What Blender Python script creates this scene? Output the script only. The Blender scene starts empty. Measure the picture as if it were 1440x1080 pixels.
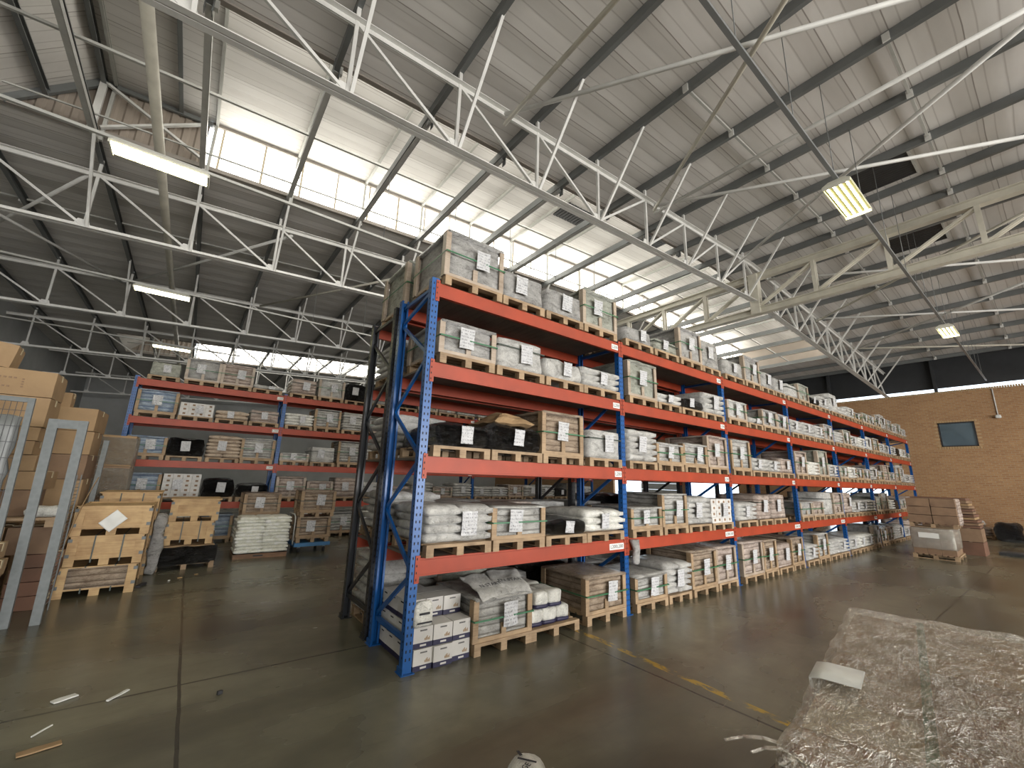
import bpy, math, random
from mathutils import Vector, Matrix, Euler, noise as mnoise
random.seed(7)
C = bpy.context.scene.collection
PI = math.pi
# ---------------------------------------------------------------- camera numbers
CAM = (-2.095, -4.415, 1.971)
F_PX, YAW, PITCH, ROLL = 582.97, 0.9239, 0.2257, -0.0296
P = 3.6                                   # rack bay pitch
LV = [0.0, 1.104, 2.201, 3.326, 4.356]    # floor and top of the four beam levels
FD = 1.02                                 # rack frame depth
RIDGE = 12.17
def zp(x):                                # underside of the purlins
    return 8.871 + 0.056*(x+2.1) if x < RIDGE else 8.871 + 0.056*(RIDGE+2.1) - 0.0575*(x-RIDGE)
def zs(x): return zp(x) + 0.2             # underside of the roof sheets
WL, WR, WB, WF = -9.2, 28.5, 39.0, -24.0  # walls: left, brick, back, behind the camera
# ---------------------------------------------------------------- materials
M = {}
class NT:
    def __init__(s, name):
        s.m = bpy.data.materials.new(name); s.m.use_nodes = True
        s.t = s.m.node_tree; s.t.nodes.clear()
        s.out = s.n('ShaderNodeOutputMaterial')
        M[name] = s.m
    def n(s, typ, inp=None, **kw):
        nd = s.t.nodes.new(typ)
        for k, v in kw.items(): setattr(nd, k, v)
        for k, v in (inp or {}).items(): s.set(nd, k, v)
        return nd
    def set(s, nd, k, v):
        sock = nd.inputs[k]
        if hasattr(v, 'is_output') or isinstance(v, bpy.types.NodeSocket): s.t.links.new(v, sock)
        elif isinstance(v, bpy.types.Node): s.t.links.new(v.outputs[0], sock)
        else: sock.default_value = v
    def math(s, op, a, b=None, c=None):
        nd = s.n('ShaderNodeMath', operation=op); s.set(nd, 0, a)
        if b is not None: s.set(nd, 1, b)
        if c is not None: s.set(nd, 2, c)
        return nd.outputs[0]
    def mix(s, f, a, b, blend='MIX'):
        nd = s.n('ShaderNodeMix', data_type='RGBA', blend_type=blend)
        s.set(nd, 0, f); s.set(nd, 6, a); s.set(nd, 7, b)
        return nd.outputs[2]
    def ramp(s, f, stops):
        nd = s.n('ShaderNodeValToRGB'); cr = nd.color_ramp
        while len(cr.elements) < len(stops): cr.elements.new(0.5)
        for e, (p, c) in zip(cr.elements, stops):
            e.position = p; e.color = c if len(c) == 4 else (*c, 1)
        s.set(nd, 0, f); return nd.outputs[0]
    def coord(s, scale=(1, 1, 1), rnd=True):
        tc = s.n('ShaderNodeTexCoord')
        v = tc.outputs['Object']
        if rnd:
            oi = s.n('ShaderNodeObjectInfo')
            sc = s.n('ShaderNodeVectorMath', {0: v, 1: s.math('MULTIPLY', oi.outputs['Random'], 37.0)}, operation='ADD')
            v = sc.outputs[0]
        mp = s.n('ShaderNodeMapping', {'Vector': v, 'Scale': scale})
        return mp.outputs[0]
    def noise(s, vec, scale, detail=4, rough=0.55, dist=0.0):
        nd = s.n('ShaderNodeTexNoise', {'Vector': vec, 'Scale': scale, 'Detail': detail, 'Roughness': rough, 'Distortion': dist})
        return nd.outputs[0]
    def bsdf(s, col, rough=0.5, metal=0.0, bump=None, bstr=0.3, bdist=0.02, spec=0.5, **kw):
        b = s.n('ShaderNodeBsdfPrincipled', {'Base Color': col if not isinstance(col, tuple) or len(col) == 4 else (*col, 1), 'Roughness': rough, 'Metallic': metal, 'Specular IOR Level': spec})
        for k, v in kw.items(): s.set(b, k, v)
        if bump is not None:
            nb_ = s.n('ShaderNodeBump', {'Strength': bstr, 'Distance': bdist, 'Height': bump})
            s.set(b, 'Normal', nb_); s.set(b, 'Coat Normal', nb_)
        s.t.links.new(b.outputs[0], s.out.inputs[0]); return b
def c4(c): return (*c, 1)
def paint(name, col, rough=0.4, wear=0.25, scale=3.0, metal=0.0):
    t = NT(name); n = t.noise(t.coord(), scale, 6)
    d = tuple(x*(1-wear) for x in col)
    t.bsdf(t.ramp(n, [(0.3, d), (0.7, col)]), rough, metal)
def film(name, base, dark, bands=0.0, rough=0.33, bstr=0.6, scale=4.0, stretch=(1, 1, 2.2), bdist=0.05, coat=0.15):
    t = NT(name); v = t.coord(stretch)
    n1 = t.noise(v, scale, 7, 0.65, 0.6); n2 = t.math('ABSOLUTE', t.math('SUBTRACT', t.noise(v, scale*3.2, 6, 0.62, 2.2), 0.5)); n2 = t.math('SUBTRACT', 1.0, t.math('MULTIPLY', n2, 3.5))
    f = t.math('ADD', t.math('MULTIPLY', n1, 0.75), t.math('MULTIPLY', n2, 0.22))
    col = t.ramp(f, [(0.36, dark), (0.52, base), (0.70, tuple(min(1, x*1.4+0.05) for x in base))])
    h = n2
    if bands:
        w = t.n('ShaderNodeTexWave', {'Vector': t.coord((0.2, 0.2, 1)), 'Scale': bands, 'Distortion': 2.2, 'Detail': 3.0, 'Detail Scale': 1.5}, bands_direction='Z')
        col = t.mix(t.ramp(w.outputs[1], [(0.0, (0.75,)*3), (0.22, (0, 0, 0))]), col, c4(dark))
        h = t.math('ADD', t.math('MULTIPLY', w.outputs[1], 0.8), t.math('MULTIPLY', n2, 0.6))
    t.bsdf(col, rough*0.8, 0, h, bstr*1.2, bdist, 0.7, **{'Coat Weight': coat, 'Coat Roughness': 0.12})
paint('orange', (0.37, 0.045, 0.013), 0.5, 0.25)
paint('blue', (0.004, 0.085, 0.31), 0.33, 0.25)
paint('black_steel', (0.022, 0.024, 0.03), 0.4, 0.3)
paint('truss_paint', (0.72, 0.715, 0.69), 0.5, 0.18)
paint('purlin_steel', (0.19, 0.20, 0.20), 0.38, 0.3, 1.0)
paint('light_steel', (0.50, 0.50, 0.47), 0.4, 0.2)
paint('cream_pipe', (0.66, 0.63, 0.54), 0.35, 0.2)
paint('white_housing', (0.72, 0.71, 0.62), 0.45, 0.1)
paint('lamp_reflector', (0.04, 0.038, 0.009), 0.4, 0.1)  # yellow tint paints the tubes' glow into the reflector colour
paint('dolly_blue', (0.045, 0.17, 0.36), 0.4, 0.2)
paint('rubber', (0.02, 0.02, 0.022), 0.7, 0.2)
paint('hole', (0.008, 0.008, 0.01), 0.8, 0.0)
paint('strap_green', (0.03, 0.16, 0.07), 0.4, 0.3)
paint('strap_dark', (0.035, 0.05, 0.04), 0.45, 0.3)
paint('navy', (0.02, 0.018, 0.06), 0.5, 0.2)
paint('ink', (0.03, 0.03, 0.035), 0.7, 0.0)
paint('dark_frame', (0.03, 0.03, 0.035), 0.4, 0.2)
paint('deck_board', (0.17, 0.14, 0.115), 0.75, 0.4, 2.0)
paint('vent_dark', (0.035, 0.036, 0.038), 0.5, 0.3)
paint('lining_steel', (0.30, 0.27, 0.24), 0.5, 0.15)
film('film_silver', (0.47, 0.46, 0.45), (0.17, 0.16, 0.15))
film('film_white', (0.66, 0.65, 0.63), (0.30, 0.29, 0.28))
film('film_band', (0.50, 0.49, 0.47), (0.17, 0.16, 0.145), bands=3.4)
film('film_brown', (0.40, 0.31, 0.23), (0.15, 0.10, 0.07), bands=3.6)
film('film_pink', (0.50, 0.41, 0.36), (0.22, 0.16, 0.13), bands=2.8)
film('film_green', (0.46, 0.47, 0.41), (0.18, 0.18, 0.14))
film('film_black', (0.009, 0.009, 0.011), (0.004, 0.004, 0.005), rough=0.24, bstr=1.0, scale=2.2, stretch=(0.7, 0.7, 2.0), bdist=0.10, coat=0.4)
film('sack_silver', (0.52, 0.51, 0.49), (0.24, 0.23, 0.22), rough=0.36, bstr=0.5, scale=5, stretch=(1, 1, 1))
film('sack_white', (0.66, 0.65, 0.61), (0.36, 0.35, 0.32), rough=0.5, bstr=0.4, scale=5, stretch=(1, 1, 1))
film('sack_cream', (0.78, 0.78, 0.68), (0.50, 0.50, 0.42), rough=0.6, bstr=0.35, scale=6, stretch=(1, 1, 1))
film('sack_blue', (0.36, 0.43, 0.52), (0.10, 0.16, 0.30), bands=2.5, rough=0.4)
film('sack_brown', (0.42, 0.33, 0.25), (0.2, 0.14, 0.1), rough=0.6, bstr=0.35, scale=5, stretch=(1, 1, 1))
def wood(name, col, dark, rough=0.65):
    t = NT(name); n = t.noise(t.coord((1.5, 1.5, 1.5)), 3.0, 3); g = t.noise(t.coord((2, 30, 30)), 2.0, 4)
    f = t.math('ADD', t.math('MULTIPLY', n, 0.6), t.math('MULTIPLY', g, 0.4))
    t.bsdf(t.ramp(f, [(0.32, dark), (0.62, col)]), rough, 0, g, 0.15, 0.01)
wood('pallet_wood', (0.40, 0.28, 0.17), (0.19, 0.125, 0.072))
wood('pine', (0.56, 0.38, 0.19), (0.34, 0.20, 0.09))
wood('film_wood', (0.44, 0.36, 0.29), (0.26, 0.20, 0.15), 0.4)
wood('brown_wood', (0.24, 0.13, 0.07), (0.11, 0.06, 0.035))
def cardboard(name, col, dark):
    t = NT(name); n = t.noise(t.coord(), 2.5, 5)
    t.bsdf(t.ramp(n, [(0.3, dark), (0.7, col)]), 0.75, 0, t.noise(t.coord(), 30, 2), 0.05)
cardboard('carton', (0.37, 0.245, 0.13), (0.28, 0.18, 0.095))
cardboard('carton_dark', (0.26, 0.165, 0.10), (0.17, 0.105, 0.065))
cardboard('carton_red', (0.20, 0.10, 0.065), (0.13, 0.07, 0.045))
cardboard('carton_white', (0.62, 0.60, 0.58), (0.50, 0.485, 0.47))
cardboard('tape', (0.5, 0.42, 0.28), (0.42, 0.34, 0.22))
t = NT('galvanised')
v = t.n('ShaderNodeTexVoronoi', {'Vector': t.coord(), 'Scale': 18.0})
t.bsdf(t.mix(t.noise(t.coord(), 4, 4), t.ramp(v.outputs[0], [(0, (0.13, 0.145, 0.15)), (1, (0.22, 0.235, 0.24))]), (0.15, 0.165, 0.17, 1)), 0.5, 0.0, spec=0.3)
# printed delivery note
t = NT('paper_print')
br = t.n('ShaderNodeTexBrick', {'Vector': t.coord((1, 1, 1)), 'Color1': (0.72, 0.715, 0.72, 1), 'Color2': (0.72, 0.715, 0.72, 1), 'Mortar': (0.12, 0.12, 0.14, 1), 'Scale': 1.0, 'Mortar Size': 0.006, 'Brick Width': 0.9, 'Row Height': 0.045})
tc = t.n('ShaderNodeTexCoord'); sx = t.n('ShaderNodeSeparateXYZ', {0: tc.outputs['Object']})
row = t.math('ABSOLUTE', t.math('SUBTRACT', t.math('FRACT', t.math('MULTIPLY', sx.outputs[2], 24.0)), 0.5))
dash = t.noise(t.coord((60, 60, 24)), 1.0, 1)
msk = t.math('MULTIPLY', t.math('LESS_THAN', row, 0.2), t.math('GREATER_THAN', dash, 0.52))
t.bsdf(t.mix(t.math('MULTIPLY', msk, 0.55), (0.58, 0.58, 0.60, 1), (0.12, 0.12, 0.14, 1)), 0.35, 0, t.noise(t.coord(), 11, 5, 0.55, 1.5), 0.9, 0.05)
t = NT('paper_plain'); t.bsdf((0.72, 0.72, 0.70, 1), 0.6, 0, t.noise(t.coord(), 9, 4, 0.5, 1), 0.3)
# roof lining: foil blanket with laps every 0.75 m and faint ribs
def lining(name, col, dark, hue):
    t = NT(name); tc = t.n('ShaderNodeTexCoord'); sx = t.n('ShaderNodeSeparateXYZ', {0: tc.outputs['Object']})
    y = t.math('ADD', sx.outputs[1], t.math('MULTIPLY', t.noise(tc.outputs['Object'], 0.35, 2), 0.10))
    fr = t.math('FRACT', t.math('DIVIDE', y, 0.75))
    lap = t.math('LESS_THAN', fr, 0.022)
    lap2 = t.math('LESS_THAN', t.math('ABSOLUTE', t.math('SUBTRACT', t.math('FRACT', t.math('MULTIPLY', fr, 3.0)), 0.40)), 0.04)
    n = t.noise(t.n('ShaderNodeMapping', {'Vector': tc.outputs['Object'], 'Scale': (0.3, 1.6, 1)}).outputs[0], 1.3, 5)
    base = t.ramp(n, [(0.3, dark), (0.7, col)])
    base = t.mix(t.math('MULTIPLY', lap, 0.75), base, c4(hue))
    base = t.mix(t.math('MULTIPLY', lap2, 0.32), base, c4(hue))
    bulge = t.math('ABSOLUTE', t.math('SUBTRACT', fr, 0.5))
    t.bsdf(base, 0.45, 0, t.math('ADD', bulge, t.math('MULTIPLY', n, 0.3)), 0.35, 0.08)
lining('roof_lining', (0.74, 0.715, 0.69), (0.62, 0.595, 0.57), (0.24, 0.21, 0.19))
# translucent clerestory sheeting lit by the day outside
t = NT('clerestory'); tc = t.n('ShaderNodeTexCoord'); sx = t.n('ShaderNodeSeparateXYZ', {0: tc.outputs['Object']})
rib = t.math('FRACT', t.math('DIVIDE', sx.outputs[0], 0.19)); big = t.math('FRACT', t.math('DIVIDE', sx.outputs[0], 0.91))
k = t.mix(t.math('LESS_THAN', rib, 0.07), (1.0, 0.965, 0.86, 1), (0.14, 0.13, 0.10, 1))
k = t.mix(t.math('LESS_THAN', big, 0.055), k, (0.09, 0.075, 0.05, 1))
e = t.n('ShaderNodeEmission', {'Color': k, 'Strength': 6.2}); t.t.links.new(e.outputs[0], t.out.inputs[0])
t = NT('tube'); e = t.n('ShaderNodeEmission', {'Color': (1.0, 0.93, 0.52, 1), 'Strength': 30.0}); t.t.links.new(e.outputs[0], t.out.inputs[0])
t = NT('green_led'); e = t.n('ShaderNodeEmission', {'Color': (0.05, 1.0, 0.25, 1), 'Strength': 4.0}); t.t.links.new(e.outputs[0], t.out.inputs[0])
# concrete floor with saw cuts and worn yellow line
t = NT('concrete'); tc = t.n('ShaderNodeTexCoord'); o = tc.outputs['Object']; sx = t.n('ShaderNodeSeparateXYZ', {0: o})
wob = t.math('MULTIPLY', t.math('SUBTRACT', t.noise(o, 1.5, 3), 0.5), 0.03)
X = t.math('ADD', sx.outputs[0], wob); Y = t.math('ADD', sx.outputs[1], wob)
n1 = t.noise(t.n('ShaderNodeMapping', {'Vector': o, 'Scale': (0.5, 1.0, 1), 'Rotation': (0, 0, 0.35)}).outputs[0], 0.7, 5, 0.5, 0.2)
n2 = t.noise(o, 3.5, 6, 0.6, 0.2)
col = t.ramp(n1, [(0.32, (0.052, 0.050, 0.036)), (0.50, (0.128, 0.121, 0.086)), (0.70, (0.245, 0.229, 0.166))])
col = t.mix(t.ramp(n2, [(0.35, (0.0,)*3), (0.75, (0.55,)*3)]), col, (0.10, 0.092, 0.072, 1))
scr = t.noise(t.n('ShaderNodeMapping', {'Vector': o, 'Scale': (1.2, 14, 1), 'Rotation': (0, 0, 1.0)}).outputs[0], 1.1, 4, 0.6, 0.8)
col = t.mix(t.ramp(scr, [(0.58, (0.0,)*3), (0.8, (0.3,)*3)]), col, (0.06, 0.056, 0.042, 1))
jx = t.math('LESS_THAN', t.math('ABSOLUTE', t.math('SUBTRACT', t.math('FRACT', t.math('ADD', t.math('DIVIDE', t.math('ADD', X, 1.84), 4.0), 0.5)), 0.5)), 0.0034)
jy = t.math('LESS_THAN', t.math('ABSOLUTE', t.math('SUBTRACT', t.math('FRACT', t.math('ADD', t.math('DIVIDE', t.math('SUBTRACT', Y, 0.96), 3.75), 0.5)), 0.5)), 0.0036)
j = t.math('MAXIMUM', jx, jy)
col = t.mix(t.math('MULTIPLY', j, 0.8), col, (0.025, 0.023, 0.018, 1))
yl = t.math('LESS_THAN', t.math('ABSOLUTE', t.math('SUBTRACT', X, t.math('ADD', 2.45, t.math('MULTIPLY', Y, 0.045)))), 0.05)
yl = t.math('MULTIPLY', yl, t.math('LESS_THAN', Y, 0.2))
yl = t.math('MULTIPLY', yl, t.ramp(t.noise(t.n('ShaderNodeMapping', {'Vector': o, 'Scale': (5, 2.2, 1)}).outputs[0], 2.2, 6, 0.65), [(0.46, (0, 0, 0)), (0.56, (0.9,)*3)]))
col = t.mix(yl, col, (0.42, 0.27, 0.03, 1))
t.bsdf(col, t.ramp(n1, [(0.3, (0.20,)*3), (0.7, (0.32,)*3)]), 0, n2, 0.02, 0.02, 0.42)
# face brick
def brickmat(name, rot, ramp_cols):
    t = NT(name); tc = t.n('ShaderNodeTexCoord')
    sx = t.n('ShaderNodeSeparateXYZ', {0: tc.outputs['Object']}); mp = t.n('ShaderNodeCombineXYZ', {0: sx.outputs[1], 1: sx.outputs[2]}).outputs[0]
    b = t.n('ShaderNodeTexBrick', {'Vector': mp, 'Color1': c4(ramp_cols[0]), 'Color2': c4(ramp_cols[1]), 'Mortar': c4(ramp_cols[2]), 'Scale': 1.0, 'Mortar Size': 0.011, 'Brick Width': 0.232, 'Row Height': 0.085, 'Bias': -0.15})
    n = t.noise(t.n('ShaderNodeMapping', {'Vector': mp, 'Scale': (4.3, 11.8, 1)}).outputs[0], 1.0, 1)
    col = t.mix(t.ramp(n, [(0.62, (0, 0, 0)), (0.72, (0.5,)*3)]), b.outputs[0], (0.50, 0.33, 0.17, 1))
    n2 = t.noise(mp, 0.5, 4)
    col = t.mix(t.ramp(n2, [(0.4, (0, 0, 0)), (0.8, (0.35,)*3)]), col, (0.19, 0.09, 0.045, 1))
    t.bsdf(col, 0.85, 0, b.outputs[1], -0.3, 0.01)
brickmat('brick', (PI/2, 0, PI/2), ((0.40, 0.225, 0.105), (0.31, 0.16, 0.072), (0.38, 0.27, 0.17)))
paint('brick_pale', (0.50, 0.34, 0.18), 0.85, 0.25, 6)
paint('plaster', (0.46, 0.47, 0.465), 0.85, 0.22, 0.6)
paint('cladding', (0.33, 0.28, 0.235), 0.55, 0.15, 1.5)
paint('dark_cladding', (0.03, 0.032, 0.036), 0.6, 0.2)
paint('yard', (0.42, 0.41, 0.40), 0.8, 0.2, 0.3)
paint('door_white', (0.62, 0.63, 0.64), 0.5, 0.1)
t = NT('window_glass'); t.bsdf((0.16, 0.22, 0.27, 1), 0.05, 0.55, spec=0.9)
# stretch film over the near crate
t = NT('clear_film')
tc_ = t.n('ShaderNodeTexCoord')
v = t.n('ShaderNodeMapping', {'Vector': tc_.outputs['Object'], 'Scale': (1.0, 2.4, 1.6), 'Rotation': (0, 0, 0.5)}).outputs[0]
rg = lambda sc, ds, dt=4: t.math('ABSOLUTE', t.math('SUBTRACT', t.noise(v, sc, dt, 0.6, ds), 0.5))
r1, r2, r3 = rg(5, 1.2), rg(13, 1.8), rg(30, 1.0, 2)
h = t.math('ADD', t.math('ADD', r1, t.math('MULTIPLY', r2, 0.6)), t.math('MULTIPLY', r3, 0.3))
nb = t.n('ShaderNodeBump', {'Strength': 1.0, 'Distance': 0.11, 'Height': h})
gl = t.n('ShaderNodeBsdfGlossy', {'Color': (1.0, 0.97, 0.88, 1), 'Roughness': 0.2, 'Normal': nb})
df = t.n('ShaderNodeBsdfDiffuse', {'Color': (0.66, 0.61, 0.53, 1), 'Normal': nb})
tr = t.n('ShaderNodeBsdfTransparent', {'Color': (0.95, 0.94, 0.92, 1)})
fold_glint = t.math('MAXIMUM', t.ramp(r2, [(0.0, (0.75,)*3), (0.035, (0.0,)*3)]), t.ramp(r1, [(0.0, (0.6,)*3), (0.02, (0.0,)*3)]))  # pale opaque streaks along the folds, painted to stand in for glints
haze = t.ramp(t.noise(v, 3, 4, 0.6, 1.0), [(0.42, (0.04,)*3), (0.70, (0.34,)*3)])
m1 = t.n('ShaderNodeMixShader', {0: t.math('MAXIMUM', fold_glint, haze), 1: tr, 2: df})
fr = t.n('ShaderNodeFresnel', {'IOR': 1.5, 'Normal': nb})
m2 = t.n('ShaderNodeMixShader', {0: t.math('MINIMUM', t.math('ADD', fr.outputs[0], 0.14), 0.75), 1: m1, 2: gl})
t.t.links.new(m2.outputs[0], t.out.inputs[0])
# ---------------------------------------------------------------- mesh helpers
class MB:
    def __init__(s): s.v = []; s.f = []; s.mi = []; s.mats = []; s.sm = []
    def mat(s, m):
        if m not in s.mats: s.mats.append(m)
        return s.mats.index(m)
    def add(s, verts, faces, m, smooth=False, xf=None):
        b = len(s.v); k = s.mat(m)
        s.v += [tuple(xf @ Vector(v)) for v in verts] if xf is not None else [tuple(v) for v in verts]
        for f in faces: s.f.append([i+b for i in f]); s.mi.append(k); s.sm.append(smooth)
        return s
    def box(s, x0, x1, y0, y1, z0, z1, m, xf=None):
        v = [(x0, y0, z0), (x1, y0, z0), (x1, y1, z0), (x0, y1, z0), (x0, y0, z1), (x1, y0, z1), (x1, y1, z1), (x0, y1, z1)]
        return s.add(v, [(0, 3, 2, 1), (4, 5, 6, 7), (0, 1, 5, 4), (1, 2, 6, 5), (2, 3, 7, 6), (3, 0, 4, 7)], m, False, xf)
    def bar(s, a, b, w, h, m, up=(0, 0, 1)):
        a = Vector(a); b = Vector(b); d = b-a; L = d.length
        if L < 1e-6: return s
        d /= L; u = Vector(up)
        if abs(d.dot(u)) > 0.98: u = Vector((1, 0, 0))
        sd = d.cross(u).normalized(); u = sd.cross(d)
        v = []
        for p in (a, b):
            for sx, sy in ((-1, -1), (1, -1), (1, 1), (-1, 1)): v.append(p + sd*(sx*w/2) + u*(sy*h/2))
        return s.add(v, [(0, 1, 2, 3), (7, 6, 5, 4), (0, 4, 5, 1), (1, 5, 6, 2), (2, 6, 7, 3), (3, 7, 4, 0)], m)
    def angle(s, a, b, w, m, th=0.012, up=(0, 0, 1), flip=1):
        """an L section from a to b"""
        a = Vector(a); b = Vector(b); d = (b-a).normalized(); u = Vector(up)
        if abs(d.dot(u)) > 0.98: u = Vector((0, 1, 0))
        sd = d.cross(u).normalized()*flip; u = sd.cross(d)*flip
        pr = [(0, 0), (w, 0), (w, th), (th, th), (th, w), (0, w)]
        v = [p + sd*x + u*y for p in (a, b) for x, y in pr]
        f = [(i, (i+1) % 6, (i+1) % 6+6, i+6) for i in range(6)] + [(5, 4, 3, 2, 1, 0), (6, 7, 8, 9, 10, 11)]
        return s.add(v, f, m)
    def prism(s, prof, axis, a, b, m, smooth=False):
        """extrude a closed 2D profile along axis 0/1/2 from a to b"""
        n = len(prof); v = []
        for t in (a, b):
            for p, q in prof: v.append({0: (t, p, q), 1: (p, t, q), 2: (p, q, t)}[axis])
        f = [(i, (i+1) % n, (i+1) % n+n, i+n) for i in range(n)] + [tuple(range(n-1, -1, -1)), tuple(range(n, 2*n))]
        return s.add(v, f, m, smooth)
    def tube(s, pts, r, m, n=8):
        pts = [Vector(p) for p in pts]; v = []; f = []
        for i, p in enumerate(pts):
            d = (pts[min(i+1, len(pts)-1)]-pts[max(i-1, 0)]).normalized()
            u = Vector((0, 0, 1)) if abs(d.z) < 0.95 else Vector((1, 0, 0))
            sd = d.cross(u).normalized(); u = sd.cross(d)
            for k in range(n): v.append(p + sd*(r*math.cos(2*PI*k/n)) + u*(r*math.sin(2*PI*k/n)))
        for i in range(len(pts)-1):
            for k in range(n): f.append((i*n+k, i*n+(k+1) % n, (i+1)*n+(k+1) % n, (i+1)*n+k))
        f += [tuple(range(n-1, -1, -1)), tuple((len(pts)-1)*n+k for k in range(n))]
        return s.add(v, f, m, True)
    def lump(s, x0, x1, y0, y1, z0, z1, m, nx=6, ny=6, nz=5, rnd=0.04, amp=0.015, fr=3.0, seed=0.0, taper=0.0, dome=0.0, lean=(0, 0), smooth=True):
        """a rounded, slightly crumpled block: shared verts on the shell of a grid"""
        idx = {}; v = []
        w, d, h = x1-x0, y1-y0, z1-z0
        def vert(i, j, k):
            key = (i, j, k)
            if key in idx: return idx[key]
            a, b, c = i/nx, j/ny, k/nz
            p = Vector((x0+w*a, y0+d*b, z0+h*c))
            # rounding of edges
            q = Vector((min(max(p.x, x0+rnd), x1-rnd), min(max(p.y, y0+rnd), y1-rnd), min(max(p.z, z0+rnd), z1-rnd)))
            e = p-q
            if e.length > 1e-6: p = q + e.normalized()*min(rnd, e.length)
            sc = 1 - taper*c
            p.x = (x0+x1)/2 + (p.x-(x0+x1)/2)*sc; p.y = (y0+y1)/2 + (p.y-(y0+y1)/2)*sc
            p.z += dome*h*c*(4*a*(1-a))*(4*b*(1-b))
            p.x += lean[0]*c; p.y += lean[1]*c
            nv = mnoise.noise_vector(Vector((p.x*fr+seed, p.y*fr+seed*1.7, p.z*fr*1.3)))
            p += nv*amp
            idx[key] = len(v); v.append(p); return idx[key]
        f = []
        for i in range(nx):
            for j in range(ny):
                f.append((vert(i, j, 0), vert(i, j+1, 0), vert(i+1, j+1, 0), vert(i+1, j, 0)))
                f.append((vert(i, j, nz), vert(i+1, j, nz), vert(i+1, j+1, nz), vert(i, j+1, nz)))
        for i in range(nx):
            for k in range(nz):
                f.append((vert(i, 0, k), vert(i+1, 0, k), vert(i+1, 0, k+1), vert(i, 0, k+1)))
                f.append((vert(i, ny, k), vert(i, ny, k+1), vert(i+1, ny, k+1), vert(i+1, ny, k)))
        for j in range(ny):
            for k in range(nz):
                f.append((vert(0, j, k), vert(0, j, k+1), vert(0, j+1, k+1), vert(0, j+1, k)))
                f.append((vert(nx, j, k), vert(nx, j+1, k), vert(nx, j+1, k+1), vert(nx, j, k+1)))
        return s.add(v, f, m, smooth)
    def pillow(s, x0, x1, y0, y1, z0, z1, m, seed=0.0, n=9, amp=0.012):
        """a filled sack lying flat"""
        v = []; f = []; nx, ny = n, max(6, n-2); w, d, h = x1-x0, y1-y0, z1-z0
        def prof(t): return (1-abs(2*t-1)**5.0)**0.5
        for top in (0, 1):
            for j in range(ny+1):
                for i in range(nx+1):
                    a, b = i/nx, j/ny; q = prof(a)*prof(b)
                    q = 0.38+0.62*q; z = z0 + h*(0.5 + (0.5*q if top else -0.5*q))
                    p = Vector((x0+w*a, y0+d*b, z))
                    nv = mnoise.noise_vector(Vector((p.x*7+seed, p.y*7-seed, p.z*7+top*3)))
                    p += Vector((nv.x*amp*0.8, nv.y*amp*0.8, nv.z*amp*(1 if 0 < i < nx and 0 < j < ny else 0.5)))
                    v.append(p)
        N = (nx+1)*(ny+1)
        for j in range(ny):
            for i in range(nx):
                a = j*(nx+1)+i; q = (a, a+1, a+nx+2, a+nx+1)
                f.append(tuple(reversed(q))); f.append(tuple(k+N for k in q))
        ring = [i for i in range(nx+1)] + [j*(nx+1)+nx for j in range(1, ny+1)] + [ny*(nx+1)+i for i in range(nx-1, -1, -1)] + [j*(nx+1) for j in range(ny-1, 0, -1)]
        for k in range(len(ring)):
            a, b = ring[k], ring[(k+1) % len(ring)]; f.append((a, b, b+N, a+N))
        return s.add(v, f, m, True)
    def mesh(s, name):
        me = bpy.data.meshes.new(name); me.from_pydata(s.v, [], s.f)
        for m in s.mats: me.materials.append(M[m])
        me.polygons.foreach_set('material_index', s.mi); me.polygons.foreach_set('use_smooth', s.sm)
        me.update(); return me
    def obj(s, name, parent=None, loc=None, rot=None):
        o = bpy.data.objects.new(name, s.mesh(name)); C.objects.link(o)
        if parent is not None: o.parent = parent
        if loc is not None: o.location = loc
        if rot is not None: o.rotation_euler = rot
        return o
def tag(o, label, cat, group=None, kind=None):
    o['label'] = label; o['category'] = cat
    if group: o['group'] = group
    if kind: o['kind'] = kind
    return o
def thing(name, label, cat, loc=(0, 0, 0), rz=0.0, group=None):
    o = bpy.data.objects.new(name, None); C.objects.link(o)
    o.empty_display_size = 0.1; o.location = loc; o.rotation_euler = (0, 0, rz)
    return tag(o, label, cat, group)
def struct(o): o['kind'] = 'structure'; return o
def copy_tree(o, parent=None):
    c = o.copy(); C.objects.link(c)
    if parent is not None: c.parent = parent
    for ch in list(o.children): copy_tree(ch, c)
    return c
ORD = ['first', 'second', 'third', 'fourth', 'fifth', 'sixth', 'seventh', 'eighth', 'ninth', 'tenth', 'eleventh', 'twelfth', 'thirteenth', 'fourteenth', 'fifteenth', 'sixteenth', 'seventeenth', 'eighteenth', 'nineteenth', 'twentieth', 'twenty-first', 'twenty-second', 'twenty-third', 'twenty-fourth']
def text_mesh(text, size, m='ink'):
    cu = bpy.data.curves.new('lettering', 'FONT'); cu.body = text; cu.size = size; cu.align_x = 'CENTER'; cu.align_y = 'CENTER'; cu.resolution_u = 2; cu.extrude = 0.0006
    o = bpy.data.objects.new('lettering', cu); C.objects.link(o); bpy.context.view_layer.update()
    me = bpy.data.meshes.new_from_object(o.evaluated_get(bpy.context.evaluated_depsgraph_get())); bpy.data.objects.remove(o); bpy.data.curves.remove(cu)
    me.materials.clear(); me.materials.append(M[m]); me.name = 'lettering'
    return me
_txt = {}
def lettering(text, size, parent, loc, rot=(PI/2, 0, 0)):
    if (text, size) not in _txt: _txt[(text, size)] = text_mesh(text, size)
    o = bpy.data.objects.new('lettering', _txt[(text, size)]); C.objects.link(o); o.parent = parent; o.location = loc; o.rotation_euler = rot
    return o
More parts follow.
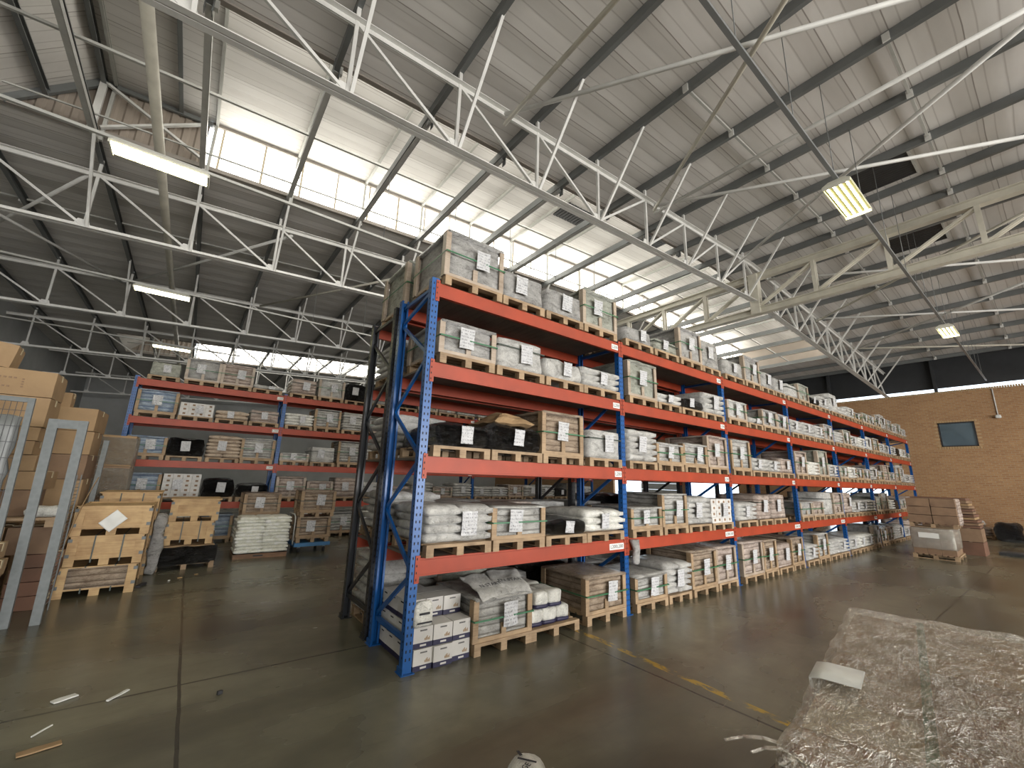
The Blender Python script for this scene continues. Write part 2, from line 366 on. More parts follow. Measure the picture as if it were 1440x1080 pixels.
# ---------------------------------------------------------------- room shell
b = MB(); b.box(WL-0.3, WR+0.3, WF-0.3, WB+0.3, -0.2, 0.0, 'concrete'); struct(b.obj('floor'))
b = MB(); b.box(-60, 90, -80, 95, -0.35, -0.21, 'yard'); struct(b.obj('ground'))
# plaster walls with piers
b = MB(); b.box(WL-0.25, WL, WF, WB, 0, 9.2, 'plaster'); struct(b.obj('wall_left'))
b = MB(); b.box(WL-0.25, WR+0.25, WB, WB+0.25, 0, 11.5, 'plaster'); struct(b.obj('wall_back'))
b = MB()
b.box(WL-0.25, -8.0, WF-0.25, WF, 0, 11.5, 'plaster'); b.box(20.0, WR+0.25, WF-0.25, WF, 0, 11.5, 'plaster'); b.box(-8.0, 20.0, WF-0.25, WF, 5.7, 11.5, 'plaster')  # doorway out of view, invented and widened for the fill light
struct(b.obj('wall_front'))
# brick wall: openings (y0,y1,z0,z1): window and daylight doors
OPEN = [(-2.05, -0.75, 4.22, 5.45), (1.6, 4.6, 0.0, 2.35), (9.6, 13.4, 0.0, 4.0), (14.2, 20.5, 0.0, 4.0)]
ys = sorted({WF, WB} | {o[0] for o in OPEN} | {o[1] for o in OPEN}); BT = 6.98
b = MB()
for ya, yb in zip(ys[:-1], ys[1:]):
    cuts = sorted([(o[2], o[3]) for o in OPEN if o[0] < (ya+yb)/2 < o[1]]); z = 0.0
    for z0, z1 in cuts:
        if z0 > z: b.box(WR, WR+0.24, ya, yb, z, z0, 'brick')
        z = z1
    b.box(WR, WR+0.24, ya, yb, z, BT, 'brick')
struct(b.obj('wall_right'))
b = MB(); y = WF
while y < WB: b.box(WR-0.012, WR+0.25, y, y+0.07, BT, BT+0.1, 'brick_pale'); y += 0.085
struct(b.obj('trim_1'))
# dark sheeting between the brick wall and the roof, a slit of daylight left under it
b = MB(); b.box(WR+0.3, WR+0.34, WF, WB, 7.3, 9.4, 'dark_cladding')
y = WF
while y < WB: b.box(WR+0.02, WR+0.3, y, y+0.12, BT+0.1, 9.0, 'dark_cladding'); y += 4.6
struct(b.obj('trim_2'))
# office window in the brick
w = MB()
y0, y1, z0, z1 = OPEN[0]
for a in ((y0, y0+0.06, z0, z1), (y1-0.06, y1, z0, z1), (y0, y1, z0, z0+0.06), (y0, y1, z1-0.06, z1)): w.box(WR-0.02, WR+0.08, *a, 'dark_frame')
win = struct(w.obj('window_3'))
g = MB(); g.box(WR+0.03, WR+0.04, y0+0.05, y1-0.05, z0+0.05, z1-0.05, 'window_glass'); g.obj('pane', win)
b = MB()
y = y0-0.1
while y < y1+0.1: b.box(WR-0.03, WR+0.05, y, y+0.075, z0-0.12, z0, 'brick_pale'); b.box(WR-0.015, WR+0.05, y, y+0.075, z1, z1+0.1, 'brick_pale'); y += 0.095
for k in range(7):
    z = z0 + 0.02 + k*0.175; b.box(WR-0.014, WR+0.05, y0-0.14, y0, z, z+0.07, 'brick_pale'); b.box(WR-0.014, WR+0.05, y1, y1+0.14, z, z+0.07, 'brick_pale')
struct(b.obj('trim_3'))
# room behind the office window: ceiling, back wall, desk line
b = MB(); b.box(WR+3.0, WR+3.1, -4, 2, 3.4, 6.4, 'door_white'); b.box(WR+0.24, WR+3.0, -4, 2, 3.3, 3.4, 'carton_dark'); b.box(WR+0.24, WR+3.0, -4, 2, 6.2, 6.3, 'plaster')
b.box(WR+0.24, WR+3.0, -4.1, -4.0, 3.4, 6.2, 'plaster'); b.box(WR+0.24, WR+3.0, 2.0, 2.1, 3.4, 6.2, 'plaster'); struct(b.obj('wall_office'))
# sectional door and white leaf in the far openings
b = MB()
for k in range(8): b.box(WR+0.05, WR+0.09, 14.2, 17.6, k*0.5, k*0.5+0.485, 'door_white')
struct(b.obj('door_1'))
b = MB()
for k in range(3): b.box(WR+0.05, WR+0.09, 9.6, 13.4, 2.5+k*0.5, 2.985+k*0.5, 'door_white')
struct(b.obj('door_2'))
# ---------------------------------------------------------------- roof
MON = [(-13.2, -8.6), (2.3, 7.0), (24.5, 29.0)]       # raised strips across the roof; first is unseen, added to light the rack fronts
MX0, MX1, MR = -6.2, 25.0, 1.3
def roofstrip(b, x0, x1, y0, y1, dz=0.0, th=0.04, m='roof_lining'):
    xs = sorted({x0, x1} | ({RIDGE} if x0 < RIDGE < x1 else set()))
    for a, c in zip(xs[:-1], xs[1:]):
        za, zc = zs(a)+dz, zs(c)+dz
        v = [(a, y0, za), (c, y0, zc), (c, y1, zc), (a, y1, za)]; v += [(x, y, z+th) for x, y, z in v]
        b.add(v, [(0, 3, 2, 1), (4, 5, 6, 7), (0, 1, 5, 4), (1, 2, 6, 5), (2, 3, 7, 6), (3, 0, 4, 7)], m)
b = MB(); y = WF-0.3
for y0, y1 in MON:
    roofstrip(b, WL-0.3, WR+0.4, y, y0); roofstrip(b, WL-0.3, MX0, y0, y1); roofstrip(b, MX1, WR+0.4, y0, y1); y = y1
roofstrip(b, WL-0.3, WR+0.4, y, WB+0.3)
for y0, y1 in MON:
    roofstrip(b, MX0+1.3, MX1, y0-0.25, y1+0.25, MR)
    za, zb = zs(MX0), zs(MX0+1.3)+MR                      # sloping end sheet
    v = [(MX0, y0-0.25, za), (MX0+1.3, y0-0.25, zb), (MX0+1.3, y1+0.25, zb), (MX0, y1+0.25, za)]; v += [(x-0.03, yy, z+0.03) for x, yy, z in v]
    b.add(v, [(0, 3, 2, 1), (4, 5, 6, 7), (0, 1, 5, 4), (1, 2, 6, 5), (2, 3, 7, 6), (3, 0, 4, 7)], 'roof_lining')
    b.box(MX1, MX1+0.04, y0, y1, zs(MX1), zs(MX1)+MR, 'cladding')
struct(b.obj('ceiling'))
# monitor sides: ribbed blank sheet at the left end, translucent sheet along the rest
def ribbed(b, x0, x1, y, zlo, zhi, m, pitch=0.19, dep=0.035, s=1):
    x = x0; prev = None
    pts = []
    while x < x1-1e-6:
        for fx, fy in ((0, 0), (0.35, 0), (0.5, 1), (0.85, 1)):
            xx = x+fx*pitch
            if xx < x1: pts.append((xx, y+fy*dep*s))
        x += pitch
    pts.append((x1, y))
    v = []; f = []
    for px, py in pts: v += [(px, py, zlo(px)), (px, py, zhi(px))]
    for i in range(len(pts)-1): f.append((2*i, 2*i+2, 2*i+3, 2*i+1))
    b.add(v, f, m)
nwin = 3
GX = -2.95
b0 = MB()
for k, (y0, y1) in enumerate(MON):
    top = lambda x: zs(x) + min(MR, max(0.0, (x-MX0)))
    for y, s in ((y0, -1), (y1, 1)):
        ribbed(b0, MX0, GX-0.05, y, lambda x: zs(x)-0.02, top, 'cladding', 0.25, s=s)
        nwin += 1
        b = MB(); ribbed(b, GX+0.05, MX1, y, lambda x: zs(x)+0.06, lambda x: zs(x)+MR-0.02, 'clerestory', s=s)
        struct(b.obj('window_%d' % nwin))
        e = MB()                                           # sill and head flashings, edge of the lower roof
        for xa, xb in ((MX0, RIDGE), (RIDGE, MX1)):
            for dz, h, w_ in ((0.02, 0.10, 0.10), (MR-0.05, 0.07, 0.07)):
                xa2 = max(xa, GX) if dz > 1 else xa
                e.bar((xa2, y-0.03*s, zs(xa2)+dz), (xb, y-0.03*s, zs(xb)+dz), w_, h, 'lining_steel')
        struct(e.obj('trim_%d' % (nwin+4)))
struct(b0.obj('wall_monitor'))
# purlins: C sections along the building, each cut from cleat to cleat but one member
PX = [-8.41, -6.59, -4.77, -2.95, -1.13, 0.66, 2.48, 4.30, 6.12, 7.94, 9.76, 11.58, 12.76, 14.06, 15.84, 17.62, 19.40, 21.18, 22.96, 24.74, 26.52, 28.2]
def csec(w, h, th=0.008, lip=0.022):
    return [(-w/2, 0), (w/2, 0), (w/2, lip), (w/2-th, lip), (w/2-th, th), (-w/2+th, th), (-w/2+th, h-th), (w/2-th, h-th), (w/2-th, h-lip), (w/2, h-lip), (w/2, h), (-w/2, h)]
for i, x in enumerate(PX):
    b = MB(); b.prism(csec(0.085, 0.19), 1, WF+0.05, WB-0.05, 'purlin_steel')
    nm = 'dark steel roof purlin, %s from the left wall' % ORD[i]
    tag(b.obj('roof_purlin', loc=(x, 0, zp(x))), nm, 'roof beam', 'purlins under the roof sheets')
# monitor rafters, posts and hangers
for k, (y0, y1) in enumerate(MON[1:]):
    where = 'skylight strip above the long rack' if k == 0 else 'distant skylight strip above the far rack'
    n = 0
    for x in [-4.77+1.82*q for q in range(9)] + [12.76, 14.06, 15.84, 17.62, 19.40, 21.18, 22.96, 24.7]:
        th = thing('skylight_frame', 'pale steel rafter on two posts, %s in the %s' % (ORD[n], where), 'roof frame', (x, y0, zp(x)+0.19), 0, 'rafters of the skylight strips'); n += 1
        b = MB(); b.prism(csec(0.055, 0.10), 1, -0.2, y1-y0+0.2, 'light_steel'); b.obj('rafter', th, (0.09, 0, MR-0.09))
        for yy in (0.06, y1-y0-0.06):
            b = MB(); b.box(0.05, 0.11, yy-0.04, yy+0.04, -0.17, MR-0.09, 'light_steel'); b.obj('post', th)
        b = MB(); b.box(-0.05, 0.05, 0.0, y1-y0, -0.205, -0.192, 'light_steel'); b.box(0.044, 0.052, 0.0, y1-y0, -0.205, -0.10, 'light_steel'); b.obj('lit_purlin_face', th)  # pale plate added under the purlin to paint its lit underside
        b = MB(); b.box(-0.055, -0.043, -0.06, 0.06, -0.34, 0.05, 'purlin_steel'); b.box(0.043, 0.055, -0.06, 0.06, -0.34, 0.05, 'purlin_steel'); b.obj('cleat', th)
    # longitudinal sag bars crossing the strip
    for j, (fy, dz) in enumerate(((0.45, 0.07), (0.86, 0.05))):
        b = MB(); yy = y0+(y1-y0)*fy
        xs_ = [GX-3.0, RIDGE, MX1]
        for a, c in zip(xs_[:-1], xs_[1:]): b.bar((a, yy, zp(a)+dz+0.15), (c, yy, zp(c)+dz+0.15), 0.05 if j == 0 else 0.03, 0.05 if j == 0 else 0.03, 'light_steel')
        tag(b.obj('sag_bar'), ('square steel bar lengthways across the ' if j == 0 else 'thin bar in front of the glazing, ')+where, 'roof bar', 'bars across the skylight strips')
# bridging lines between purlins
for j, (yy, xa, xb) in enumerate(((-1.2, 4.3, 28.2), (-3.75, 6.1, 28.2), (-6.2, 4.3, 28.2), (10.9, -8.4, 11.6))):
    b = MB()
    ps = [x for x in PX if xa-0.05 <= x <= xb+0.05]
    for a, c in zip(ps[:-1], ps[1:]): b.bar((a+0.05, yy, zp(a)+0.09), (c-0.05, yy, zp(c)+0.09), 0.045, 0.045, 'light_steel')
    for a in ps: b.box(a-0.075, a-0.043, yy-0.05, yy+0.05, zp(a)-0.02, zp(a)+0.14, 'truss_paint')
    tag(b.obj('purlin_bridging'), 'row of small grey struts bracing the purlins, %s row out from the near truss' % ['nearest', 'second', 'third', 'far left'][j], 'roof strut', 'bracing rows between purlins')
# ---------------------------------------------------------------- trusses
TOPD, BOTD = 0.25, 1.63
def ztop(x): return zp(x)-TOPD
def zbot(x): return zp(x)-BOTD
def chord(b, x0, x1, y, zf, s, m='truss_paint'):
    xs_ = [x0] + ([RIDGE] if x0 < RIDGE < x1 else []) + [x1]
    for a, c in zip(xs_[:-1], xs_[1:]):
        for sg in (-1, 1):   # two angles back to back
            b.bar((a, y+sg*s*0.55, zf(a)), (c, y+sg*s*0.55, zf(c)), s*0.9, 0.014, m)
            b.bar((a, y+sg*s*0.12, zf(a)+s*0.45*(1 if zf is zbot else -1)), (c, y+sg*s*0.12, zf(c)+s*0.45*(1 if zf is zbot else -1)), 0.012, s*0.9, m)
TRUSS_Y = [-19.5, -12.67, -5.82, 1.03, 7.88, 14.73, 21.58, 28.43, 35.3]
for i, y in enumerate(TRUSS_Y):
    if i < 2: continue
    nm = ['', '', 'pale grey roof truss behind the photographer', 'pale grey roof truss above the front of the long rack, beside the skylight strip', 'pale grey roof truss just past the skylight strip, over the left aisle', 'pale grey roof truss over the far blue and orange rack', 'dim grey roof truss behind the far rack lamps', 'dim grey roof truss by the distant skylight strip', 'dim grey roof truss close to the back wall'][i]
    th = thing('roof_truss', nm, 'roof truss', (0, y, 0), 0, 'roof trusses')
    x0, x1 = WL, WR+0.1
    b = MB(); chord(b, x0, x1, 0, ztop, 0.10); b.obj('top_chord', th)
    b = MB(); chord(b, x0, x1, 0, zbot, 0.10); b.obj('bottom_chord', th)
    for q, x in enumerate(PX[:-1]):
        xn = PX[q+1]
        if abs(x-12.76) < 0.01: continue
        b = MB(); b.bar((x, 0, zbot(x)), (x, 0, ztop(x)), 0.055, 0.055, 'truss_paint', (0, 1, 0))
        b.box(x-0.03, x+0.03, -0.03, 0.03, ztop(x), zp(x)+0.1, 'truss_paint'); b.obj('web_post', th)
        if abs(x-11.58) < 0.01: xn = 14.06
        b = MB()
        if x < 4.0 or x > 11.0: a, c = (x, 0.0, ztop(x)-0.03), (xn, 0.0, zbot(xn)+0.04)
        else: a, c = (x, 0.0, zbot(x)+0.04), (xn, 0.0, ztop(xn)-0.03)
        b.bar(a, c, 0.05, 0.05, 'truss_paint', (0, 1, 0)); b.obj('web_diagonal', th)
        b = MB(); zz = zbot(x)
        b.add([(x-0.20, -0.012, zz+0.0), (x+0.12, -0.012, zz+0.0), (x+0.05, -0.012, zz+0.2), (x-0.12, -0.012, zz+0.2), (x-0.20, 0.012, zz), (x+0.12, 0.012, zz), (x+0.05, 0.012, zz+0.2), (x-0.12, 0.012, zz+0.2)], [(0, 1, 2, 3), (7, 6, 5, 4), (0, 4, 5, 1), (1, 5, 6, 2), (2, 6, 7, 3), (3, 7, 4, 0)], 'truss_paint'); b.obj('gusset_plate', th)
        if q > 1:
            b = MB(); b.bar((x+0.05, -0.03, zz+0.05), (x+0.03, -1.25, zp(x)+0.04), 0.05, 0.05, 'truss_paint')
            b.obj('knee_brace', th)
# girder under the ridge carrying the trusses at mid span
gth = thing('ridge_girder', 'heavy cream lattice girder under the ridge, carrying the roof trusses', 'girder', (RIDGE+0.1, 0, 0))
GZT, GZB = 8.93, 7.70
for nm, z in (('top_chord', GZT), ('bottom_chord', GZB)):
    b = MB(); b.box(-0.11, 0.11, WF, WB, z-0.11, z-0.09, 'cream_pipe'); b.box(-0.11, 0.11, WF, WB, z+0.09, z+0.11, 'cream_pipe'); b.box(-0.02, 0.02, WF, WB, z-0.09, z+0.09, 'cream_pipe'); b.obj(nm, gth)
ps = [1.03-1.72*k for k in range(5, -15, -1)]
ps = [1.03+1.72*k for k in range(-10, 16)]
for k, yy in enumerate(ps):
    b = MB()
    for sx in (-0.07, 0.07): b.box(sx-0.035, sx+0.035, yy-0.05, yy+0.05, GZB+0.1, GZT-0.1, 'cream_pipe')
    if abs(yy-1.03) < 0.1: b.box(-0.14, 0.14, yy-0.14, yy+0.14, GZB-0.1, GZT+0.1, 'cream_pipe')
    b.obj('web_post', gth)
    b = MB(); kk = k-10
    a, c = ((yy, GZB+0.12), (yy-1.72, GZT-0.12)) if kk % 8 <= 3 and kk >= -4 or kk <= 0 else ((yy, GZB+0.12), (yy+1.72, GZT-0.12))
    for sx in (-0.05, 0.05): b.bar((sx, a[0], a[1]), (sx, c[0], c[1]), 0.05, 0.08, 'cream_pipe', (1, 0, 0))
    b.obj('web_diagonal', gth)
# horizontal wind bracing in the roof plane
bn = 0
for xa, ya, xb, yb in ((1.65, 1.03, 6.3, -5.82), (6.5, 1.03, 1.7, -5.82), (6.5, 1.03, 11.3, -5.82), (11.3, 1.03, 6.5, -5.82), (1.65, 1.03, 1.58, -5.82), (6.5, 1.03, 6.5, -5.82),
                       (13.5, 1.03, 18.2, -5.82), (18.2, 1.03, 13.5, -5.82), (18.2, 1.03, 23.0, -5.82), (23.0, 1.03, 18.2, -5.82), (23.0, 1.03, 28.0, -5.82),
                       (-4.9, 7.88, -8.8, 14.73), (-4.9, 14.73, -0.8, 7.88), (-0.8, 14.73, 3.4, 7.88), (-8.8, 7.88, -4.9, 14.73)):
    dz = (-0.05, -0.16, -0.05, -0.16, -0.27, -0.27, -0.05, -0.16, -0.05, -0.16, -0.05, -0.05, -0.16, -0.05, -0.16)[bn]
    b = MB(); b.tube([(xa, ya, ztop(xa)+dz), (xb, yb, ztop(xb)+dz)], 0.042, 'cream_pipe' if bn % 3 == 1 else 'truss_paint')
    tag(b.obj('wind_brace'), 'pale wind brace tube %s, %s from the left' % (('over the open floor' if yb < 0 else 'over the left aisle'), ORD[bn if yb < 0 else bn-11]), 'roof brace', 'wind braces under the roof'); bn += 1
# timber and steel closing the left end of the near skylight strip
th = thing('end_frame', 'dark steel end frame with crossed pale braces closing the skylight strip at the left', 'roof frame', (0, 0, 0))
y0, y1 = MON[1]
for nm, x, z in (('ridge_beam', MX0+1.34, zs(MX0+1.3)+MR-0.16), ('side_beam', MX0+0.62, zs(MX0)+0.42), ('side_beam', -3.55, zs(-3.55)+MR-0.13)):
    b = MB(); b.prism(csec(0.08, 0.16), 1, y0+0.02, y1-0.02, 'purlin_steel'); b.obj(nm, th, (x, 0, z))
b = MB(); b.bar((MX0+0.1, y1-0.07, zs(MX0)+0.02), (MX0+1.3, y1-0.07, zs(MX0+1.3)+MR-0.12), 0.08, 0.14, 'purlin_steel'); b.obj('gable_rafter', th)
b = MB(); b.bar((MX0+1.3, y1-0.07, zs(MX0+1.3)+MR-0.1), (GX, y1-0.07, zs(GX)+MR-0.1), 0.06, 0.10, 'purlin_steel'); b.obj('gable_rafter', th)
b = MB(); b.bar((MX0+1.34, y1-0.10, zs(MX0+1.3)), (MX0+1.34, y1-0.10, zs(MX0+1.3)+MR-0.1), 0.12, 0.08, 'truss_paint', (0, 1, 0)); b.obj('gable_post', th)
for a, c in (((-4.72, 8.98), (-3.12, 10.05)), ((-4.78, 10.05), (-3.02, 9.16))):
    b = MB(); b.bar((a[0], y1-0.16, a[1]), (c[0], y1-0.16, c[1]), 0.05, 0.08, 'truss_paint', (0, 1, 0)); b.obj('cross_brace', th)
# pipe along the hall on the left
b = MB(); b.tube([(-3.55, -10, 8.15), (-3.55, 30, 8.15)], 0.085, 'cream_pipe', 14); tag(b.obj('pipe'), 'thick cream pipe running overhead along the left aisle', 'pipe')
# dark louvred vents set in the lining
for j, (x0, x1, y0, y1) in enumerate(((10.0, 11.3, -3.35, -2.25), (14.3, 15.5, -3.35, -2.1))):
    th = thing('roof_vent', 'dark louvred roof vent panel, %s' % ('nearer one above the bright lamp' if j == 0 else 'farther one just past the ridge girder'), 'vent', (0, 0, 0), 0, 'dark vents in the roof')
    b = MB()
    for k in range(12):
        x = x0+(x1-x0)*k/12; b.box(x, x+(x1-x0)/12*0.8, y0, y1, zs(x)-0.035, zs(x)-0.01, 'vent_dark')
    b.obj('louvre', th)
    b = MB()
    for yy in (y0-0.04, y1): b.bar((x0, yy+0.02, zs(x0)-0.03), (x1, yy+0.02, zs(x1)-0.03), 0.04, 0.05, 'light_steel')
    b.obj('vent_frame', th)
for j, (x0, x1, y0, y1) in enumerate(((6.4, 7.7, 4.0, 4.8), (9.9, 11.3, 3.1, 4.2))):
    th = thing('ridge_vent', 'grey louvred vent in the skylight strip lining, %s' % ['left', 'right'][j]+'-hand one of two', 'vent', (0, 0, 0), 0, 'vents in the skylight strip')
    b = MB()
    for k in range(10):
        x = x0+(x1-x0)*k/10; b.box(x, x+(x1-x0)/10*0.75, y0, y1, zs(x)+MR-0.05, zs(x)+MR-0.02, 'vent_dark')
    b.obj('louvre', th)
# ---------------------------------------------------------------- lamps and their rails
LZ = 7.18
def make_lamp(name):
    th = thing(name, '', 'lamp')
    b = MB(); b.add([(-0.68, -0.2, 0), (0.68, -0.2, 0), (0.68, 0.2, 0), (-0.68, 0.2, 0), (-0.62, -0.11, 0.09), (0.62, -0.11, 0.09), (0.62, 0.11, 0.09), (-0.62, 0.11, 0.09)], [(4, 5, 6, 7), (0, 1, 5, 4), (1, 2, 6, 5), (2, 3, 7, 6), (3, 0, 4, 7), (0, 3, 2, 1)], 'white_housing')
    for s in (-1, 1): b.box(s*0.66-0.015, s*0.66+0.015, -0.2, 0.2, -0.06, 0.0, 'white_housing')
    for s in (-1, 1): b.box(-0.66, 0.66, s*0.2-0.008, s*0.2+0.008, -0.02, 0.0, 'white_housing')
    b.obj('housing', th)
    b = MB(); b.box(-0.64, 0.64, -0.19, 0.19, -0.006, -0.002, 'lamp_reflector'); b.obj('reflector', th)
    for k in range(4):
        b = MB(); b.tube([(-0.64, -0.138+k*0.092, -0.024), (0.64, -0.138+k*0.092, -0.024)], 0.017, 'tube', 8); b.obj('tube', th)
    return th
lamp0 = make_lamp('fluorescent_lamp')
LAMPS = [(6.75, -2.78, 'glowing four-tube lamp hanging nearest, over the open floor beside the long rack'), (17.2, -2.78, 'glowing four-tube lamp hanging farther off, near the brick wall'),
         (-3.3, 4.35, 'long bright four-tube lamp hanging over the left aisle, nearest of the left row'), (-3.55, 11.4, 'bright four-tube lamp over the far rack, second of the left row'),
         (-3.5, 18.7, 'bright four-tube lamp just above the far rack top, third of the left row'),
         (-3.7, -2.78, 'four-tube lamp overhead to the left of the camera'), (6.75, -9.9, 'four-tube lamp behind the camera over the open floor'), (-3.5, -9.9, 'four-tube lamp behind the camera over the left aisle'), (17.2, -9.9, 'four-tube lamp behind the camera near the brick wall'),
         (6.75, -17.0, 'four-tube lamp far behind the camera over the open floor'), (-3.5, -17.0, 'four-tube lamp far behind the camera, left side')]
for i, (x, y, lab) in enumerate(LAMPS):
    o = lamp0 if i == 0 else copy_tree(lamp0)
    o.location = (x, y, LZ); o['label'] = lab; o['group'] = 'hanging fluorescent lamps'
RAILS = [(-2.78, -8.5, 28.0, 'over the open floor beside the long rack'), (4.35, -8.8, 8.5, 'over the left aisle, nearest of the left rows'), (11.4, -8.8, 12.0, 'over the far rack'), (18.7, -8.8, -1.0, 'behind the far rack top')]
for y, xa, xb, lab in RAILS:
    th = thing('lamp_rail', 'slim grey lamp rail hung on wires %s' % lab, 'lamp rail', (0, y, LZ+0.12), 0, 'lamp rails')
    b = MB(); b.box(xa, xb, -0.03, 0.03, 0, 0.05, 'purlin_steel' if y < 0 else 'light_steel'); b.obj('rail', th)
    for x in PX:
        if xa < x < xb and (round(x*100) % 2 == 0):
            b = MB(); b.tube([(x, 0, 0.05), (x, 0, zp(x)-LZ-0.12)], 0.007, 'purlin_steel', 5); b.obj('hanger', th)
# ---------------------------------------------------------------- pallet racks
def leg_mb(b, x, y, h, m, face):
    """slotted C post 0.10 wide, 0.09 deep; face = -1 opens to +y"""
    w, d, th = 0.10, 0.09, 0.006; s = face
    pr = [(x-w/2, y), (x+w/2, y), (x+w/2, y-s*d), (x+w/2-0.025, y-s*d), (x+w/2-0.025, y-s*(d-th)), (x+w/2-th, y-s*(d-th)), (x+w/2-th, y-s*th), (x-w/2+th, y-s*th), (x-w/2+th, y-s*(d-th)), (x-w/2+0.025, y-s*(d-th)), (x-w/2+0.025, y-s*d), (x-w/2, y-s*d)]
    if s > 0: pr = pr[::-1]
    b.prism(pr, 2, 0.0, h, m)
    z = 0.12
    while z < h-0.05:
        for sx in (-0.022, 0.022):
            b.box(x+sx-0.007, x+sx+0.007, y-0.001 if s < 0 else y-0.0005, y+0.0005 if s < 0 else y+0.001, z, z+0.028, 'hole')
        for sx in (-1, 1):
            xx = x+sx*w/2
            yy = y-s*0.03
            b.box(xx-0.001, xx+0.001, yy-0.008, yy+0.008, z+0.02, z+0.042, 'hole')
        z += 0.075
def make_rack(label, x0, y0, bays, post_mats, front_tags, hts):
    th = thing('pallet_rack', label, 'rack', (x0, y0, 0), 0, 'blue and orange pallet racks')
    D = FD
    for k in range(bays+1):
        mf, mr = post_mats(k)
        h = hts(k)
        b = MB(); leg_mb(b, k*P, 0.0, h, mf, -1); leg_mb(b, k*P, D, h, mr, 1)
        up = b.obj('upright_frame', th)
        for y_ in (0.045, D-0.045):
            f = MB(); f.box(k*P-0.075, k*P+0.075, y_-0.08, y_+0.08, 0, 0.008, mf); f.box(k*P-0.06, k*P-0.05, y_-0.07, y_+0.07, 0, 0.06, mf); f.obj('foot_plate', up)
        z = 0.32; s = 0
        f = MB(); f.bar((k*P, 0.05, z-0.02), (k*P, D-0.05, z-0.02), 0.035, 0.05, mr); f.obj('brace', up)
        while z < h-0.35:
            ya, yb = (D-0.05, 0.05) if s == 0 else (0.05, D-0.05)
            z2 = min(z+0.62, h-0.15)
            f = MB(); f.bar((k*P, ya, z), (k*P, yb, z2), 0.03, 0.045, mr if mr != 'blue' or k else 'blue'); f.obj('brace', up); z = z2; s ^= 1
        f = MB(); f.bar((k*P, 0.05, h-0.12), (k*P, D-0.05, h-0.12), 0.03, 0.045, mr); f.obj('brace', up)
    for k in range(bays):
        for l in range(1, 5):
            zt = LV[l]
            for y_, s in ((0.0, 1), (D, -1)):
                b = MB()
                ya, yb = (y_-0.004, y_+0.046) if s > 0 else (y_-0.046, y_+0.004)
                b.box(k*P+0.05, k*P+P-0.05, ya, yb, zt-0.165, zt-0.02, 'orange')
                b.box(k*P+0.05, k*P+P-0.05, ya+0.012*(s > 0), yb-0.012*(s < 0), zt-0.02, zt, 'orange')
                b.box(k*P+0.05, k*P+P-0.05, ya, yb, zt-0.182, zt-0.166, 'orange')
                for xe, sg in ((k*P, 1), (k*P+P, -1)):
                    xa, xb = sorted((xe+sg*0.004, xe+sg*0.058))
                    b.box(xa, xb, y_-0.010 if s > 0 else y_+0.003, y_-0.003 if s > 0 else y_+0.010, zt-0.25, zt+0.03, 'orange')
                    for q in range(4):
                        zz = zt-0.225+q*0.07; xm = xe+sg*0.022
                        yy = y_-0.011 if s > 0 else y_+0.011
                        b.box(xm-0.006, xm+0.006, yy-0.0008, yy+0.0008, zz, zz+0.022, 'hole')
                bm = b.obj('beam', th)
                if s > 0 and front_tags:
                    n = 2 if l == 1 else 1
                    p = MB(); p.box(-0.085*n, 0.085*n, -0.002, 0.0, -0.045, 0.045, 'paper_plain'); tg = p.obj('location_tag', bm, (k*P+P-0.07-0.085*n, -0.0055, zt-0.10))
                    lettering('L200' if n == 1 else 'L200L200', 0.075, bm, (k*P+P-0.07-0.085*n, -0.0085, zt-0.10))
            b = MB(); x = k*P+0.06
            while x < k*P+P-0.08: b.box(x, x+0.115, 0.03, D-0.03, zt-0.03, zt-0.004, 'deck_board'); x += 0.12
            b.obj('shelf_deck', th)
    return th
make_rack('long blue and orange pallet rack, front side facing the open floor', 0.0, 0.0, 7, lambda k: ('blue', 'blue'), True, lambda k: 4.41 if k in (0, 7) else 4.39)
RY = 1.155
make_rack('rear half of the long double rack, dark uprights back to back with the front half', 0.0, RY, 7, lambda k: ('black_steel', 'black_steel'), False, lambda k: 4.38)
XB, YB = -3.57, 10.39
make_rack('far blue and orange pallet rack across the left aisle', XB, YB, 5, lambda k: ('blue', 'blue'), True, lambda k: 4.42)
# ---------------------------------------------------------------- pallets and their loads
_mesh = {}
def put(name, key, build, parent, loc=(0, 0, 0), rot=None):
    if key not in _mesh: b = MB(); build(b); _mesh[key] = b.mesh(name)
    o = bpy.data.objects.new(name, _mesh[key]); C.objects.link(o); o.parent = parent; o.location = loc
    if rot: o.rotation_euler = rot
    return o
def pallet_geo(b, w, d, m='pallet_wood'):
    h = 0.13
    for x in (-w/2, -0.045, w/2-0.09):
        b.box(x, x+0.09, -d/2, d/2, 0.0, 0.016, m)
        for y in (-d/2, -0.05, d/2-0.1): b.box(x, x+0.09, y, y+0.1, 0.016, 0.094, m)
    for y in (-d/2, -0.05, d/2-0.1): b.box(-w/2, w/2, y, y+0.1, 0.094, 0.112, m)
    n = 8
    for i in range(n):
        y = -d/2+i*(d-0.08)/(n-1); b.box(-w/2, w/2, y, y+0.08, 0.112, h, m)
PH = 0.13
def rr(a, b): return random.uniform(a, b)
